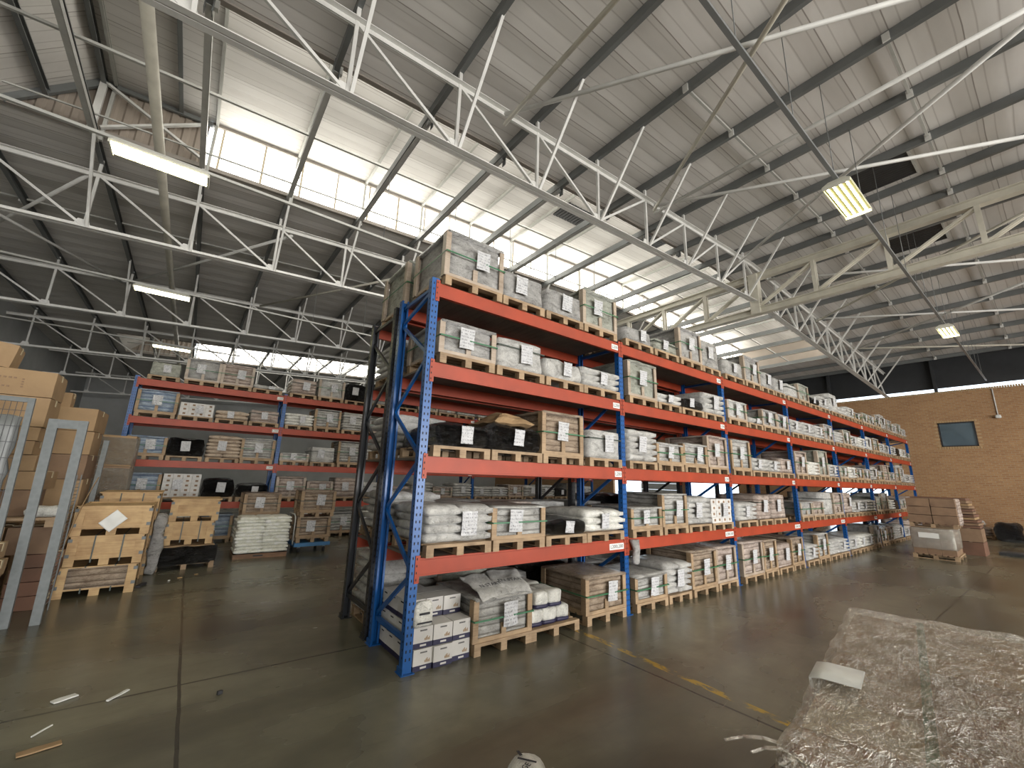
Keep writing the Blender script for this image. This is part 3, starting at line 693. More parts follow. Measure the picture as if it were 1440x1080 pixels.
def note(th, w, d, h, z=None, x=None, big=1.0, y=None):
    pw, ph = 0.21*big, 0.27*big
    ph = min(ph, (h-PH)*0.8)
    z = PH+(h-PH)*0.55 if z is None else z; x = rr(-0.12, 0.12)*w if x is None else x
    def g(b):
        nx, nz = 4, 4; v = []
        for s in (0, 1):
            for k in range(nz+1):
                for i in range(nx+1):
                    a, c = i/nx-0.5, k/nz-0.5
                    v.append((a*pw, 0.008*math.sin(a*5+c*4)-0.004+s*0.003, c*ph))
        N = (nx+1)*(nz+1); f = []
        for k in range(nz):
            for i in range(nx):
                q = k*(nx+1)+i; f.append((q, q+1, q+nx+2, q+nx+1)); f.append((q+N+nx+1, q+N+nx+2, q+N+1, q+N))
        b.add(v, f, 'paper_print', True)
    put('delivery_note', ('note', round(pw, 3), round(ph, 2)), g, th, (x, (-d/2-0.022) if y is None else y, z), (0, rr(-0.06, 0.06), 0))
def strap_ring(th, w, d, z, m, e=0.012):
    def g(b):
        for s in (-1, 1): b.box(-w/2-e, w/2+e, s*(d/2+e)-0.002, s*(d/2+e)+0.002, -0.009, 0.009, m); b.box(s*(w/2+e)-0.002, s*(w/2+e)+0.002, -d/2-e, d/2+e, -0.009, 0.009, m)
    put('strap', ('sr', round(w, 2), round(d, 2), m, e), g, th, (0, 0, z))
def strap_loop(th, w, d, h, x, m, e=0.014):
    def g(b):
        for s in (-1, 1): b.box(-0.009, 0.009, s*(d/2+e)-0.002, s*(d/2+e)+0.002, 0.05, h+e, m)
        b.box(-0.009, 0.009, -d/2-e, d/2+e, h+e-0.002, h+e+0.002, m)
    put('strap', ('sl', round(d, 2), round(h, 2), m), g, th, (x, 0, 0))
NV = 5
def load(kind, mat, x0, x1, yf, zb, ztop_, label, group, dep=0.98, near=False, seed=None, noteq=True, lean=(0, 0), flip=0, strapm=None, name='pallet_load'):
    """one pallet with what is strapped or wrapped onto it; origin at the middle of its base"""
    q = (x0-(XB if yf > 5 else 0.0)) % P
    if yf < 11 and dep > 0.9 and name == 'pallet_load' and zb < 5 and 'rack' in label:
        over = q+(x1-x0)-3.515
        if 0 < over < 0.5: x0 -= min(over, 0.05); x1 -= over
    w = round(x1-x0, 2) if near else math.floor((x1-x0)*20+0.01)/20; d = dep; h = ztop_-zb
    if not near: h = round(h*8)/8
    seed = (seed if seed is not None else (random.randrange(1000) if near else random.randrange(NV)))*3.1
    th = thing(name, label, 'pallet load', ((x0+x1)/2, yf+d/2, zb), flip, group)
    put('pallet', ('pal', w, d), lambda b: pallet_geo(b, w, d), th)
    iw, idp = w-0.05, d-0.05
    seg = (8, 8, 7) if near else (5, 5, 4)
    if kind == 'crate':
        put('wrapped_goods', ('cr', w, h, d, mat, seed), lambda b: b.lump(-iw/2+0.02, iw/2-0.02, -idp/2+0.02, idp/2-0.02, PH, h-0.03, mat, *seg, 0.02, 0.012, 4, seed), th)
        pw_ = 'pallet_wood' if mat in (BR, BND, 'sack_blue') else 'film_wood'
        def posts(b):
            for sx in (-1, 1):
                for sy in (-1, 1): b.box(sx*(iw/2+0.008)-0.036, sx*(iw/2+0.008)+0.036, sy*idp/2-0.012, sy*idp/2+0.012, PH, h-0.02, pw_); b.box(sx*(iw/2+0.035)-0.010, sx*(iw/2+0.035)+0.010, sy*(idp/2-0.04)-0.04, sy*(idp/2-0.04)+0.04, PH, h-0.02, pw_)
            for sy in (-1, 1): b.box(-iw/2, iw/2, sy*idp/2-0.01, sy*idp/2+0.01, PH, PH+0.045, pw_); b.box(-0.035, 0.035, sy*idp/2-0.011, sy*idp/2+0.011, PH+0.045, PH+0.045+(h-PH)*0.25, pw_)
            for sx in (-1, 1): b.box(sx*iw/2-0.02, sx*iw/2+0.02, -idp/2, idp/2, PH, PH+0.04, pw_)
        put('timber_frame', ('fr', w, h, d, pw_), posts, th)
        put('top_sheet', ('ts', w, h, d, mat), lambda b: b.lump(-w/2-0.005, w/2+0.005, -d/2-0.005, d/2+0.005, h-0.035, h, mat, 8, 8, 1, 0.008, 0.012, 5, seed), th)
        strap_ring(th, w, d, PH+(h-PH)*0.5, strapm or 'strap_green', 0.02)
    elif kind == 'box':
        put('wrapped_goods', ('bx', w, h, mat, seed), lambda b: b.lump(-iw/2, iw/2, -idp/2, idp/2, PH, h, mat, *seg, 0.03, 0.018, 3, seed, 0.01), th)
        if int(seed) % 2 == 0: strap_ring(th, w-0.02, d-0.02, PH+(h-PH)*0.7, strapm or 'strap_dark', 0.008)
    elif kind == 'sacks':
        n = max(1, int(round((h-PH)/0.10))); lh = (h-PH)/n
        for k in range(n):
            two = (k % 2 == 0) or near
            sp = 2 if two else 1
            for q in range(sp):
                xa = -w/2+q*w/sp; xb = xa+w/sp
                jx, jy = rr(-0.02, 0.02), rr(-0.02, 0.02)
                sd = random.randrange(NV*2)
                put('sack', ('sk', round(w/sp, 2), round(lh, 3), mat, sd), lambda b: b.pillow(-w/sp/2-0.01, w/sp/2+0.01, -d/2+0.01, d/2-0.01, -0.01, lh+0.03, mat, sd*2.3, 10 if near else 7), th, ((xa+xb)/2+jx, jy, PH+k*lh))
    elif kind == 'black':
        put('black_wrap', ('bk', w, h, mat, seed), lambda b: b.lump(-w/2-0.01, w/2+0.01, -d/2+0.01, d/2-0.01, PH-0.02, h, mat, *(10, 9, 7) if near else (6, 6, 4), 0.09, 0.045, 3.2, seed, 0.02, 0.05), th)
    elif kind == 'cartons':
        nx, nz = 4, max(2, int(round((h-PH)/0.13))); cw, ch = (w-0.02)/nx, (h-PH)/nz
        def cg(b):
            b.box(-cw/2+0.002, cw/2-0.002, -idp/2, idp/2, 0.001, ch-0.002, mat)
            b.box(-cw*0.1, cw*0.22, -idp/2-0.001, -idp/2, ch*0.3, ch*0.7, 'carton_dark' if mat == 'carton_white' else 'paper_plain')
        for k in range(nz):
            for q in range(nx): put('carton', ('ct', w, h, mat), cg, th, (-w/2+0.01+cw*(q+0.5), rr(-0.006, 0.006), PH+k*ch))
    if noteq: note(th, w, d, h, big=1.0 if (h > 0.5) else 0.8)
    return th
LVN = ['floor level', 'first shelf', 'second shelf', 'third shelf', 'top shelf']
DESC = {('crate', 'film_silver'): 'grey film-wrapped timber crate', ('crate', 'film_band'): 'grey layered timber-framed crate', ('crate', 'film_brown'): 'brown layered timber-framed crate', ('crate', 'film_pink'): 'pinkish timber-framed crate', ('crate', 'film_green'): 'greenish film-wrapped crate', ('crate', 'film_white'): 'white film-wrapped crate', ('crate', 'sack_blue'): 'timber crate of blue and white sacks',
        ('box', 'film_silver'): 'grey film-wrapped block load', ('box', 'film_white'): 'white film-wrapped block load', ('box', 'film_band'): 'grey layered block load', ('box', 'film_pink'): 'pinkish film-wrapped block load', ('box', 'film_green'): 'greenish film-wrapped block load', ('box', 'film_brown'): 'brown film-wrapped block load',
        ('sacks', 'sack_silver'): 'stack of silver-grey sacks', ('sacks', 'sack_white'): 'stack of white sacks', ('sacks', 'sack_brown'): 'stack of brown sacks', ('black', 'film_black'): 'black film-wrapped load', ('cartons', 'carton_white'): 'block of white cartons', ('cartons', 'carton'): 'block of brown cartons'}
def ldesc(kind, mat, rack, l, bay, i):
    return '%s, %s %s bay %s, %s from left' % (DESC[(kind, mat)], rack, ORD[bay], LVN[l], ORD[i])
S, W_, BND, BR, PK, GR, SS, SW, BK = 'film_silver', 'film_white', 'film_band', 'film_brown', 'film_pink', 'film_green', 'sack_silver', 'sack_white', 'film_black'
# (level, x0, x1, top, kind, material) measured for the first bays of the long rack
FRONT = {0: [(4, .11, 1.0, 5.14, 'crate', S), (4, 1.02, 1.79, 4.90, 'box', S), (4, 1.83, 2.63, 4.88, 'box', S), (4, 2.66, 3.48, 5.12, 'crate', GR),
             (3, .11, .92, 3.89, 'crate', S), (3, .96, 1.80, 3.88, 'box', W_), (3, 1.84, 2.62, 3.76, 'black', SS), (3, 2.66, 3.54, 3.76, 'sacks', SS),
             (2, .11, .90, 2.60, 'black', BK), (2, .93, 1.78, 2.66, 'black', BK), (2, 1.80, 2.60, 2.95, 'crate', BR), (2, 2.76, 3.53, 2.77, 'box', W_),
             (1, .11, .97, 1.63, 'sacks', SS), (1, 1.0, 1.84, 1.64, 'crate', BND), (1, 1.87, 2.66, 1.43, 'black', BK), (1, 2.70, 3.54, 1.53, 'sacks', SW),
             (0, .79, 1.63, .60, 'crate', BND), (0, 2.66, 3.52, .63, 'crate', BR)],
         1: [(4, 3.72, 4.54, 4.75, 'box', S), (4, 4.60, 5.42, 4.72, 'box', GR), (4, 5.50, 6.34, 5.16, 'crate', S), (4, 6.36, 7.12, 5.10, 'box', S),
             (3, 3.78, 4.60, 4.11, 'crate', GR), (3, 4.64, 5.40, 3.64, 'sacks', SS), (3, 5.44, 6.26, 3.68, 'black', BK), (3, 6.30, 7.12, 3.90, 'sacks', SS),
             (2, 3.72, 4.50, 2.86, 'sacks', SS), (2, 4.54, 5.36, 2.70, 'crate', BND), (2, 5.40, 6.26, 2.76, 'crate', BND), (2, 6.32, 7.12, 2.98, 'crate', PK),
             (1, 3.74, 4.56, 1.58, 'crate', BND), (1, 4.62, 5.38, 1.80, 'crate', BND), (1, 5.42, 6.22, 1.72, 'sacks', SS), (1, 6.28, 7.12, 1.70, 'cartons', 'carton_white'),
             (0, 3.78, 4.62, .52, 'crate', BND), (0, 4.66, 5.36, .60, 'sacks', SS), (0, 5.44, 6.30, .77, 'crate', BR), (0, 6.36, 7.14, .78, 'crate', PK)],
         2: [(4, 7.33, 8.28, 4.85, 'box', S), (4, 8.36, 9.20, 5.14, 'crate', S), (4, 9.24, 10.0, 4.92, 'box', S), (4, 10.06, 10.72, 4.87, 'box', S),
             (3, 7.33, 8.24, 3.88, 'crate', W_), (3, 8.30, 9.06, 3.60, 'sacks', SS), (3, 9.12, 9.98, 3.88, 'crate', S), (3, 10.02, 10.72, 3.86, 'crate', S),
             (2, 7.33, 8.22, 2.99, 'crate', BND), (2, 8.26, 9.12, 2.62, 'sacks', SS), (2, 9.16, 9.86, 2.61, 'sacks', SS), (2, 9.90, 10.7, 2.70, 'box', PK),
             (1, 7.36, 8.26, 1.60, 'sacks', SS), (1, 8.36, 9.08, 1.78, 'box', PK), (1, 9.12, 9.92, 1.79, 'box', PK),
             (0, 7.42, 8.36, .80, 'crate', PK), (0, 8.42, 9.10, .78, 'crate', BR), (0, 9.16, 9.96, .65, 'box', PK), (0, 10.0, 10.72, .74, 'crate', BR)]}
RF = 'long rack'
for bay, L in FRONT.items():
    cnt = {}
    for (l, x0, x1, top, kind, mat) in L:
        i = cnt.get(l, 0); cnt[l] = i+1
        if bay == 0 and l == 0: i = (1, 3)[i]
        d_ = DESC.get((kind, mat)) or 'load of crumpled silver film'
        DESC.setdefault((kind, mat), d_)
        load(kind, mat, x0, x1, -0.035, LV[l]+0.001, top, ldesc(kind, mat, RF, l, bay, i), 'pallet loads on the long rack', near=True)
KINDS = [('crate', S), ('box', S), ('sacks', SS), ('box', W_), ('crate', BND), ('sacks', SW), ('crate', PK), ('box', BND), ('sacks', SS), ('black', BK), ('crate', GR), ('box', PK), ('sacks', SS), ('crate', S)]
HT = {0: (.6, .85), 1: (.5, .75), 2: (.45, .85), 3: (.4, .7), 4: (.4, .75)}
rnd = random.Random(21)
for bay in range(3, 7):
    for l in range(5):
        for i in range(4):
            kind, mat = KINDS[rnd.randrange(len(KINDS))]
            if kind == 'black' and rnd.random() < 0.5: kind, mat = 'sacks', SS
            x0 = bay*P+0.11+i*0.865
            h = rnd.uniform(*HT[l])
            if kind in ('sacks', 'black'): h = min(h, 0.55)
            load(kind, mat, x0, x0+0.81, -0.03, LV[l]+0.001, LV[l]+h, ldesc(kind, mat, RF, l, bay, i), 'pallet loads on the long rack', noteq=rnd.random() < 0.65)
# rear half of the double rack, facing the other aisle
for bay in range(0, 7):
    for l in range(5):
        if bay > 2 and l in (0, 4): continue
        for i in range(4):
            if bay == 2 and l == 1 and i == 2: continue
            kind, mat = KINDS[rnd.randrange(len(KINDS)-1)]
            if bay == 0 and i == 0: kind, mat = [('sacks', SS), ('sacks', SS), ('sacks', SS), ('sacks', SS), ('crate', GR)][l]
            x0 = bay*P+0.11+i*0.865
            h = {0: .6, 1: .52, 2: .5, 3: .52, 4: .75}[l]*rnd.uniform(0.85, 1.1)
            if bay == 0 and i == 0: h = [.85, .62, .62, .6, .88][l]
            load(kind, mat, x0, x0+0.81, RY+FD-0.98+0.035, LV[l]+0.001, LV[l]+h, ldesc(kind, mat, 'long rack rear side', l, bay, i).replace('from left', 'along'), 'pallet loads on the rear half of the long rack', flip=PI, noteq=(bay == 0))
# far rack across the aisle
FAR = {0: [(4, -3.40, -2.66, 4.86, 'box', GR), (4, -2.60, -1.76, 5.08, 'crate', S), (4, -1.74, -0.93, 5.12, 'crate', PK), (4, -0.90, -0.10, 4.66, 'sacks', SS),
           (3, -3.48, -2.62, 4.02, 'crate', 'sack_blue'), (3, -2.58, -1.74, 3.87, 'cartons', 'carton_white'), (3, -1.70, -0.90, 3.70, 'sacks', 'sack_brown'), (3, -0.87, -0.06, 3.88, 'box', PK),
           (2, -3.48, -2.68, 2.87, 'crate', 'sack_blue'), (2, -2.65, -1.82, 2.88, 'black', BK), (2, -1.76, -0.96, 2.90, 'sacks', 'sack_brown'), (2, -0.93, -0.08, 2.98, 'crate', BND),
           (1, -3.45, -2.63, 1.90, 'crate', 'sack_blue'), (1, -2.60, -1.75, 1.86, 'cartons', 'carton_white'), (1, -1.72, -0.93, 1.72, 'black', BK), (1, -0.89, -0.06, 1.62, 'black', BK),
           (0, -2.5, -1.7, .75, 'sacks', SW), (0, -1.66, -0.86, .72, 'crate', 'sack_blue'), (0, -0.82, -0.06, .6, 'sacks', SS)],
       1: [(4, .12, .92, 4.93, 'box', PK), (4, .96, 1.80, 5.10, 'crate', W_), (4, 1.84, 2.60, 5.12, 'black', BK), (4, 2.66, 3.46, 4.9, 'box', S),
           (3, .12, .92, 3.84, 'sacks', SW), (3, .95, 1.79, 4.10, 'crate', BND), (3, 1.83, 2.62, 4.08, 'box', BND), (3, 2.66, 3.46, 3.9, 'crate', S),
           (2, .12, .93, 2.55, 'crate', W_), (2, .97, 1.76, 2.87, 'box', W_), (2, 1.82, 2.6, 3.04, 'crate', BND), (2, 2.64, 3.46, 2.8, 'sacks', SS),
           (1, .12, .95, 1.82, 'crate', PK), (1, 1.0, 1.78, 1.72, 'crate', PK), (1, 1.82, 2.6, 1.88, 'box', PK), (1, 2.64, 3.46, 1.75, 'box', W_),
           (0, .95, 1.75, .7, 'sacks', SS), (0, 1.8, 2.6, .75, 'crate', BND), (0, 2.64, 3.46, .7, 'sacks', SW)]}
for bay, L in FAR.items():
    cnt = {}
    for (l, x0, x1, top, kind, mat) in L:
        i = cnt.get(l, 0); cnt[l] = i+1
        load(kind, mat, x0, x1, YB-0.03, LV[l]+0.001, top, ldesc(kind, mat, 'far rack', l, bay, i), 'pallet loads on the far rack')
for bay in range(2, 5):
    for l in range(1, 5):
        for i in range(4):
            kind, mat = KINDS[rnd.randrange(len(KINDS))]
            x0 = XB+bay*P+0.1+i*0.87; h = rnd.uniform(0.4, 0.75)
            load(kind, mat, x0, x0+0.8, YB-0.03, LV[l]+0.001, LV[l]+h, ldesc(kind, mat, 'far rack', l, bay, i), 'pallet loads on the far rack')
# ---------------------------------------------------------------- white cartons on the floor of the first bay
def carton_geo(b, w, d, h, m='carton', tape=True, jag=0.0):
    b.box(-w/2, w/2, -d/2, d/2, 0, h, m)
    if tape:
        b.box(-w/2-0.001, w/2+0.001, -0.03, 0.03, h-0.07, h+0.0012, 'tape')
def white_carton(x, y, z, w, d, h, lab):
    th = thing('white_carton', lab, 'carton', (x, y, z), rr(-0.03, 0.03), 'white navy-based cartons in the end bay')
    put('lid', ('wc', w, d, h), lambda b: b.box(-w/2, w/2, -d/2, d/2, h*0.24, h, 'carton_white'), th)
    put('base_tray', ('wb', w, d, h), lambda b: b.box(-w/2-0.002, w/2+0.002, -d/2-0.002, d/2+0.002, 0.0, h*0.25, 'navy'), th)
    def pr(b):
        for q in range(9): b.box(-0.035+q*0.009, -0.035+q*0.009+0.006, -d/2-0.0015, -d/2, h*0.80, h*0.87, 'ink')
        for q in range(5): b.box(0.02+q*0.013, 0.02+q*0.013+0.009, -d/2-0.0015, -d/2, h*0.34, h*(0.45+0.05*(q % 3)), 'carton')
        for q in range(9): b.box(-w/2-0.0015, -w/2, -0.035+q*0.009, -0.029+q*0.009, h*0.80, h*0.87, 'ink')
        b.box(-0.03, 0.04, -d/2-0.0035, -d/2-0.002, h*0.08, h*0.17, 'carton_white')
    put('print', ('wp', w, d, h), pr, th)
cw, cd, ch = 0.226, 0.238, 0.205
for lz in range(3):
    for row in range(4):
        for c in range(3):
            if lz == 2 and (row == 0 or (c == 2 and row == 3)): continue
            if lz == 1 and row == 3 and c > 0: continue
            white_carton(0.175+c*0.232+rr(-.006, .006), 0.13+row*0.244+rr(-.008, .008) - (0.03 if (lz, row, c) == (0, 0, 1) else 0), lz*ch*1.005+0.001, cw, cd, ch-0.004,
                         'white carton with navy base, %s layer, %s row from the aisle, %s from end upright' % (['floor', 'middle', 'top'][lz], ORD[row], ORD[c]))
th = thing('paper_sack', 'white printed paper sack standing on cartons behind the end upright', 'sack', (0.13, 0.02, 2*ch*1.005+0.002))
b = MB(); b.lump(-0.10, 0.13, -0.055, 0.05, 0, 0.24, 'sack_white', 6, 4, 6, 0.04, 0.02, 6, 3.3, 0.12, 0.05); b.obj('sack_body', th)
b = MB(); b.box(-0.07, 0.10, -0.068, -0.062, 0.045, 0.06, 'ink'); b.box(-0.05, 0.07, -0.066, -0.060, 0.13, 0.15, 'ink'); b.obj('print', th)
# flattened printed sacks lying on the second crate
def sheet(b, w, d, m, amp, fr, seed, droop=0.0, th=0.008, n=12):
    v = []
    for s in (0, 1):
        for j in range(n+1):
            for i in range(n+1):
                x, y = (i/n-0.5)*w, (j/n-0.5)*d
                z = amp*mnoise.noise(Vector((x*fr+seed, y*fr, seed))) - droop*max(0, -y/d*2-0.55)**1.5*3 + s*th
                v.append((x, y, z))
    N = (n+1)**2; f = []
    for j in range(n):
        for i in range(n):
            q = j*(n+1)+i; f.append((q, q+n+1, q+n+2, q+1)); f.append((q+N, q+N+1, q+N+n+2, q+N+n+1))
    ring = list(range(n)) + [j*(n+1)+n for j in range(n)] + [n*(n+1)+i for i in range(n, 0, -1)] + [j*(n+1) for j in range(n, 0, -1)]
    for k in range(len(ring)):
        a, c = ring[k], ring[(k+1) % len(ring)]; f.append((a, c, c+N, a+N))
    b.add(v, f, m, True)
for k, (x, y, z, rz, tx, lab) in enumerate(((1.05, 0.17, 0.625, 0.12, 'N START', 'flattened silver printed sack draped over the left of the strapped floor crate'), (1.42, 0.2, 0.64, -0.15, 'EN START', 'flattened silver printed sack draped over the right of the strapped floor crate'))):
    th = thing('empty_sack', lab, 'sack', (x, y+0.02, z+0.07), rz, 'flattened sacks on the floor crate'); th.rotation_euler = (0.28, 0, rz)
    b = MB(); sheet(b, 0.46, 0.52, 'sack_silver', 0.035, 7, k*3.1, 0.05); b.obj('sack_body', th)
    o = bpy.data.objects.new('lettering', text_mesh(tx, 0.085)); C.objects.link(o); o.parent = th; o.location = (0, -0.10, 0.045)
# low pallet with white and navy sacks
th = thing('pallet_load', 'low pallet of white sacks with navy bottoms, floor level, end bay, third from left', 'pallet load', (2.06, 0.455, 0.001), 0, 'pallet loads on the long rack')
put('pallet', ('pal', 0.86, .98), lambda b: pallet_geo(b, 0.86, .98), th)
for lz in range(2):
    for c in range(3-lz):
        for r_ in range(2):
            x = -0.31+c*0.24+lz*0.1; y = -0.22+r_*0.46
            s_ = put('sack', ('ns', c, lz), lambda b: b.lump(-0.12, 0.12, -0.22, 0.22, 0.04, 0.205, 'sack_white', 6, 7, 4, 0.04, 0.016, 6, c+lz*2.2), th, (x, y, PH+lz*0.2))
            put('navy_end', ('ne',), lambda b: b.lump(-0.117, 0.117, -0.222, 0.222, 0.0, 0.06, 'navy', 5, 6, 2, 0.025, 0.008, 6, 1.0), s_)
# torn brown paper heaped on the second black load
th = None
b = MB(); b.lump(-0.36, 0.36, -0.4, 0.35, 0, 0.12, 'carton', 9, 9, 3, 0.05, 0.06, 4.5, 5.0, 0.35, 0.6, smooth=False)
tag(b.obj('brown_paper', loc=(1.36, 0.42, 2.70)), 'crumpled brown paper heaped on the second black-wrapped load of the end bay', 'paper')
# loose film hanging at the second upright
b = MB(); b.lump(-0.07, 0.06, -0.03, 0.03, -0.36, 0.0, 'film_silver', 4, 3, 8, 0.02, 0.03, 7, 2.0, -0.25)
tag(b.obj('hanging_film', loc=(3.76, -0.06, 1.10)), 'wisp of grey stretch film hanging below the first shelf beside the second upright', 'film')
# ---------------------------------------------------------------- packing crates on the left aisle
def wood_crate(lab, x0, x1, y0, y1, z0, z1, wrapped=False, lid=True, straps=True, sheetp=False):
    w, d, h = x1-x0, y1-y0, z1-z0
    th = thing('wooden_crate', lab, 'crate', ((x0+x1)/2, (y0+y1)/2, z0), 0, 'wooden crates on the left aisle')
    b = MB(); b.box(-w/2+0.02, w/2-0.02, -d/2+0.02, d/2-0.02, 0.10, h-0.02, 'pine'); b.obj('box', th)
    b = MB()
    for sx in (-1, 1):
        for sy in (-1, 1):
            b.box(sx*w/2-(0.12 if sx > 0 else 0), sx*w/2+(0.12 if sx < 0 else 0), sy*(d/2-0.012)-0.012, sy*(d/2-0.012)+0.012, 0.0, h, 'pine')
            b.box(sx*(w/2-0.008)-0.008, sx*(w/2-0.008)+0.008, sy*(d/2-0.07)-0.06, sy*(d/2-0.07)+0.06, 0.0, h, 'pine')
    for sy in (-1, 1):
        b.box(-w/2, w/2, sy*(d/2-0.012)-0.010, sy*(d/2-0.012)+0.010, h-0.10, h, 'pine'); b.box(-w/2, w/2, sy*(d/2-0.012)-0.010, sy*(d/2-0.012)+0.010, 0.10, 0.17, 'pine')
        b.box(-0.06, 0.06, sy*(d/2-0.05)-0.04, sy*(d/2-0.05)+0.04, 0.0, 0.11, 'pine')
    for sx in (-1, 1): b.box(sx*(w/2-0.012)-0.01, sx*(w/2-0.012)+0.01, -d/2, d/2, h-0.09, h-0.01, 'pine')
    b.obj('battens', th)
    b = MB()
    for sx in (-1, 1):
        for zz in (h*0.35, h*0.85): b.box(sx*w/2-0.05 if sx > 0 else -w/2-0.002, w/2+0.002 if sx > 0 else -w/2+0.05, -d/2-0.003, -d/2+0.05, zz-0.025, zz+0.025, 'galvanised')
    b.obj('corner_bracket', th)
    if straps:
        for fx in (-0.17, 0.2): strap_loop(th, w, d, h, fx*w, 'strap_dark', 0.004)
    if lid: b = MB(); b.box(-w/2-0.02, w/2+0.02, -d/2-0.02, d/2+0.02, h, h+0.018, 'pine'); b.obj('lid', th)
    if wrapped:
        b = MB(); b.lump(-w/2+0.12, w/2-0.12, -d/2-0.012, -d/2+0.03, 0.12, h-0.01, 'film_brown', 6, 1, 4, 0.01, 0.006, 8, 1.0); b.obj('film_wrap', th)
    return th
wood_crate('low film-wrapped wooden crate at the bottom of the nearest stack of three', -3.44, -2.50, 5.17, 6.35, 0.0, 0.44, True, False)
wood_crate('strapped wooden crate in the middle of the nearest stack of three', -3.40, -2.48, 5.19, 6.35, 0.445, 0.90, False, False)
c3 = wood_crate('open-topped wooden crate on top of the nearest stack, white sheet on its front', -3.40, -2.46, 5.16, 6.35, 0.905, 1.36, False, False, False)
b = MB(); sheet(b, 0.21, 0.28, 'paper_plain', 0.05, 6, 4.0); b.obj('white_sheet', c3, (0.0, -0.62, 0.22), (PI/2-0.1, 0.75, 0))
wood_crate('wooden crate at the bottom of the second stack, behind the nearest', -3.34, -2.46, 6.55, 7.6, 0.0, 0.5)
wood_crate('wooden crate in the middle of the second stack, behind the nearest', -3.32, -2.46, 6.55, 7.6, 0.51, 1.0)
wood_crate('strapped wooden crate topping the second stack, just showing above the nearest', -3.31, -2.44, 6.57, 7.6, 1.01, 1.50)
th = thing('black_wrapped_pallet', 'black film-wrapped pallet with a ragged brown top under two crates', 'pallet load', (-1.88, 7.24, 0), 0.04)
b = MB(); pallet_geo(b, 1.0, 1.0); b.obj('pallet', th)
b = MB(); b.lump(-0.53, 0.53, -0.52, 0.52, 0.08, 0.44, 'film_black', 10, 10, 4, 0.05, 0.03, 4, 2.0); b.obj('black_wrap', th)
b = MB(); b.lump(-0.46, 0.46, -0.47, 0.46, 0.42, 0.465, 'carton', 10, 10, 1, 0.01, 0.02, 6, 4.0, smooth=False); b.obj('torn_board', th)
wood_crate('strapped wooden crate resting on the black-wrapped pallet', -2.27, -1.46, 6.76, 7.7, 0.475, 0.93, False, False)
wood_crate('lidded wooden crate topping the stack on the black-wrapped pallet', -2.25, -1.42, 6.76, 7.7, 0.935, 1.36, False, True, False)
th = thing('film_bundle', 'crumpled bundle of clear and grey film between the two crate stacks', 'film', (-2.36, 6.55, 0.0))
b = MB(); b.lump(-0.10, 0.09, -0.12, 0.12, 0.0, 1.12, 'film_silver', 5, 5, 12, 0.06, 0.06, 5, 6.0); b.obj('film', th)
# cream sacks piled on a low brown board pallet
b = MB(); b.box(-0.55, 0.55, -0.44, 0.44, 0.0, 0.10, 'brown_wood'); b.box(-0.56, 0.56, -0.45, 0.45, 0.085, 0.10, 'brown_wood'); b.box(-0.15, 0.05, -0.451, -0.44, 0.04, 0.07, 'ink')
tag(b.obj('low_pallet', loc=(-0.42, 7.86, 0), rot=(0, 0, -0.02)), 'low brown board pallet under the pile of cream sacks', 'pallet')
for lz in range(10):
    for c in range(2):
        o = put('cream_sack', ('cs', (lz*2+c) % 7), lambda b: b.pillow(-0.285, 0.285, -0.42, 0.42, -0.012, 0.092, 'sack_cream', (lz*2+c) % 7*1.9, 10, 0.012), None, (-0.42+(c-0.5)*0.54+rr(-.02, .02), 7.86+rr(-.02, .02), 0.105+lz*0.074))
        tag(o, 'cream sack, %s from the bottom of the %s column on the low pallet' % (ORD[lz], ['left', 'right'][c]), 'sack', 'cream sacks on the low pallet')
for c, (dx, lab) in enumerate(((-0.33, 'left'), (0.05, 'middle'), (0.38, 'right'))):
    o = put('cream_sack', ('cst', c), lambda b: b.pillow(-0.19, 0.19, -0.40, 0.40, -0.01, 0.075, 'sack_cream', c*2.7, 9, 0.014), None, (-0.42+dx, 7.88, 0.105+10*0.074))
    tag(o, 'cream sack lying on the very top of the pile, %s one of three' % lab, 'sack', 'cream sacks on the low pallet')
load('crate', BND, -0.82, 0.0, 8.62, 0.0, 0.76, 'layered timber crate standing on the floor behind the cream sack pile', 'crates in front of the far rack', near=True, strapm='strap_dark')
load('crate', BR, -0.80, 0.02, 8.60, 0.765, 1.42, 'timber-framed crate of brown packs on top, above the cream sack pile', 'crates in front of the far rack', near=True, strapm='strap_dark')
dl = thing('platform_trolley', 'blue platform trolley with a bent tube handle, carrying two crates', 'trolley', (0.74, 8.15, 0), 0.02)
b = MB(); b.box(-0.43, 0.43, -0.48, 0.48, 0.15, 0.235, 'dolly_blue'); b.obj('deck', dl)
for sx in (-0.3, 0.3):
    for sy in (-0.38, 0.38):
        b = MB(); b.tube([(sx-0.025, sy, 0.062), (sx+0.025, sy, 0.062)], 0.062, 'rubber', 16); w_ = b.obj('wheel', dl)
        b = MB(); b.box(sx-0.035, sx+0.035, sy-0.03, sy+0.03, 0.09, 0.152, 'galvanised'); b.obj('fork', w_)
b = MB(); b.tube([(-0.45, -0.36, 0.2), (-0.46, -0.36, 0.85), (-0.47, -0.30, 0.93), (-0.47, 0.30, 0.93), (-0.46, 0.36, 0.85), (-0.45, 0.36, 0.2)], 0.017, 'light_steel', 10); b.obj('handle', dl)
load('crate', BR, 0.36, 1.14, 7.74, 0.237, 0.86, 'timber-framed crate of brown packs riding on the blue trolley, lower one', 'crates in front of the far rack', dep=0.86, near=True, strapm='strap_dark')
load('crate', BR, 0.38, 1.20, 7.74, 0.865, 1.53, 'timber-framed crate of brown packs riding on the blue trolley, upper one', 'crates in front of the far rack', dep=0.86, near=True, strapm='strap_dark')
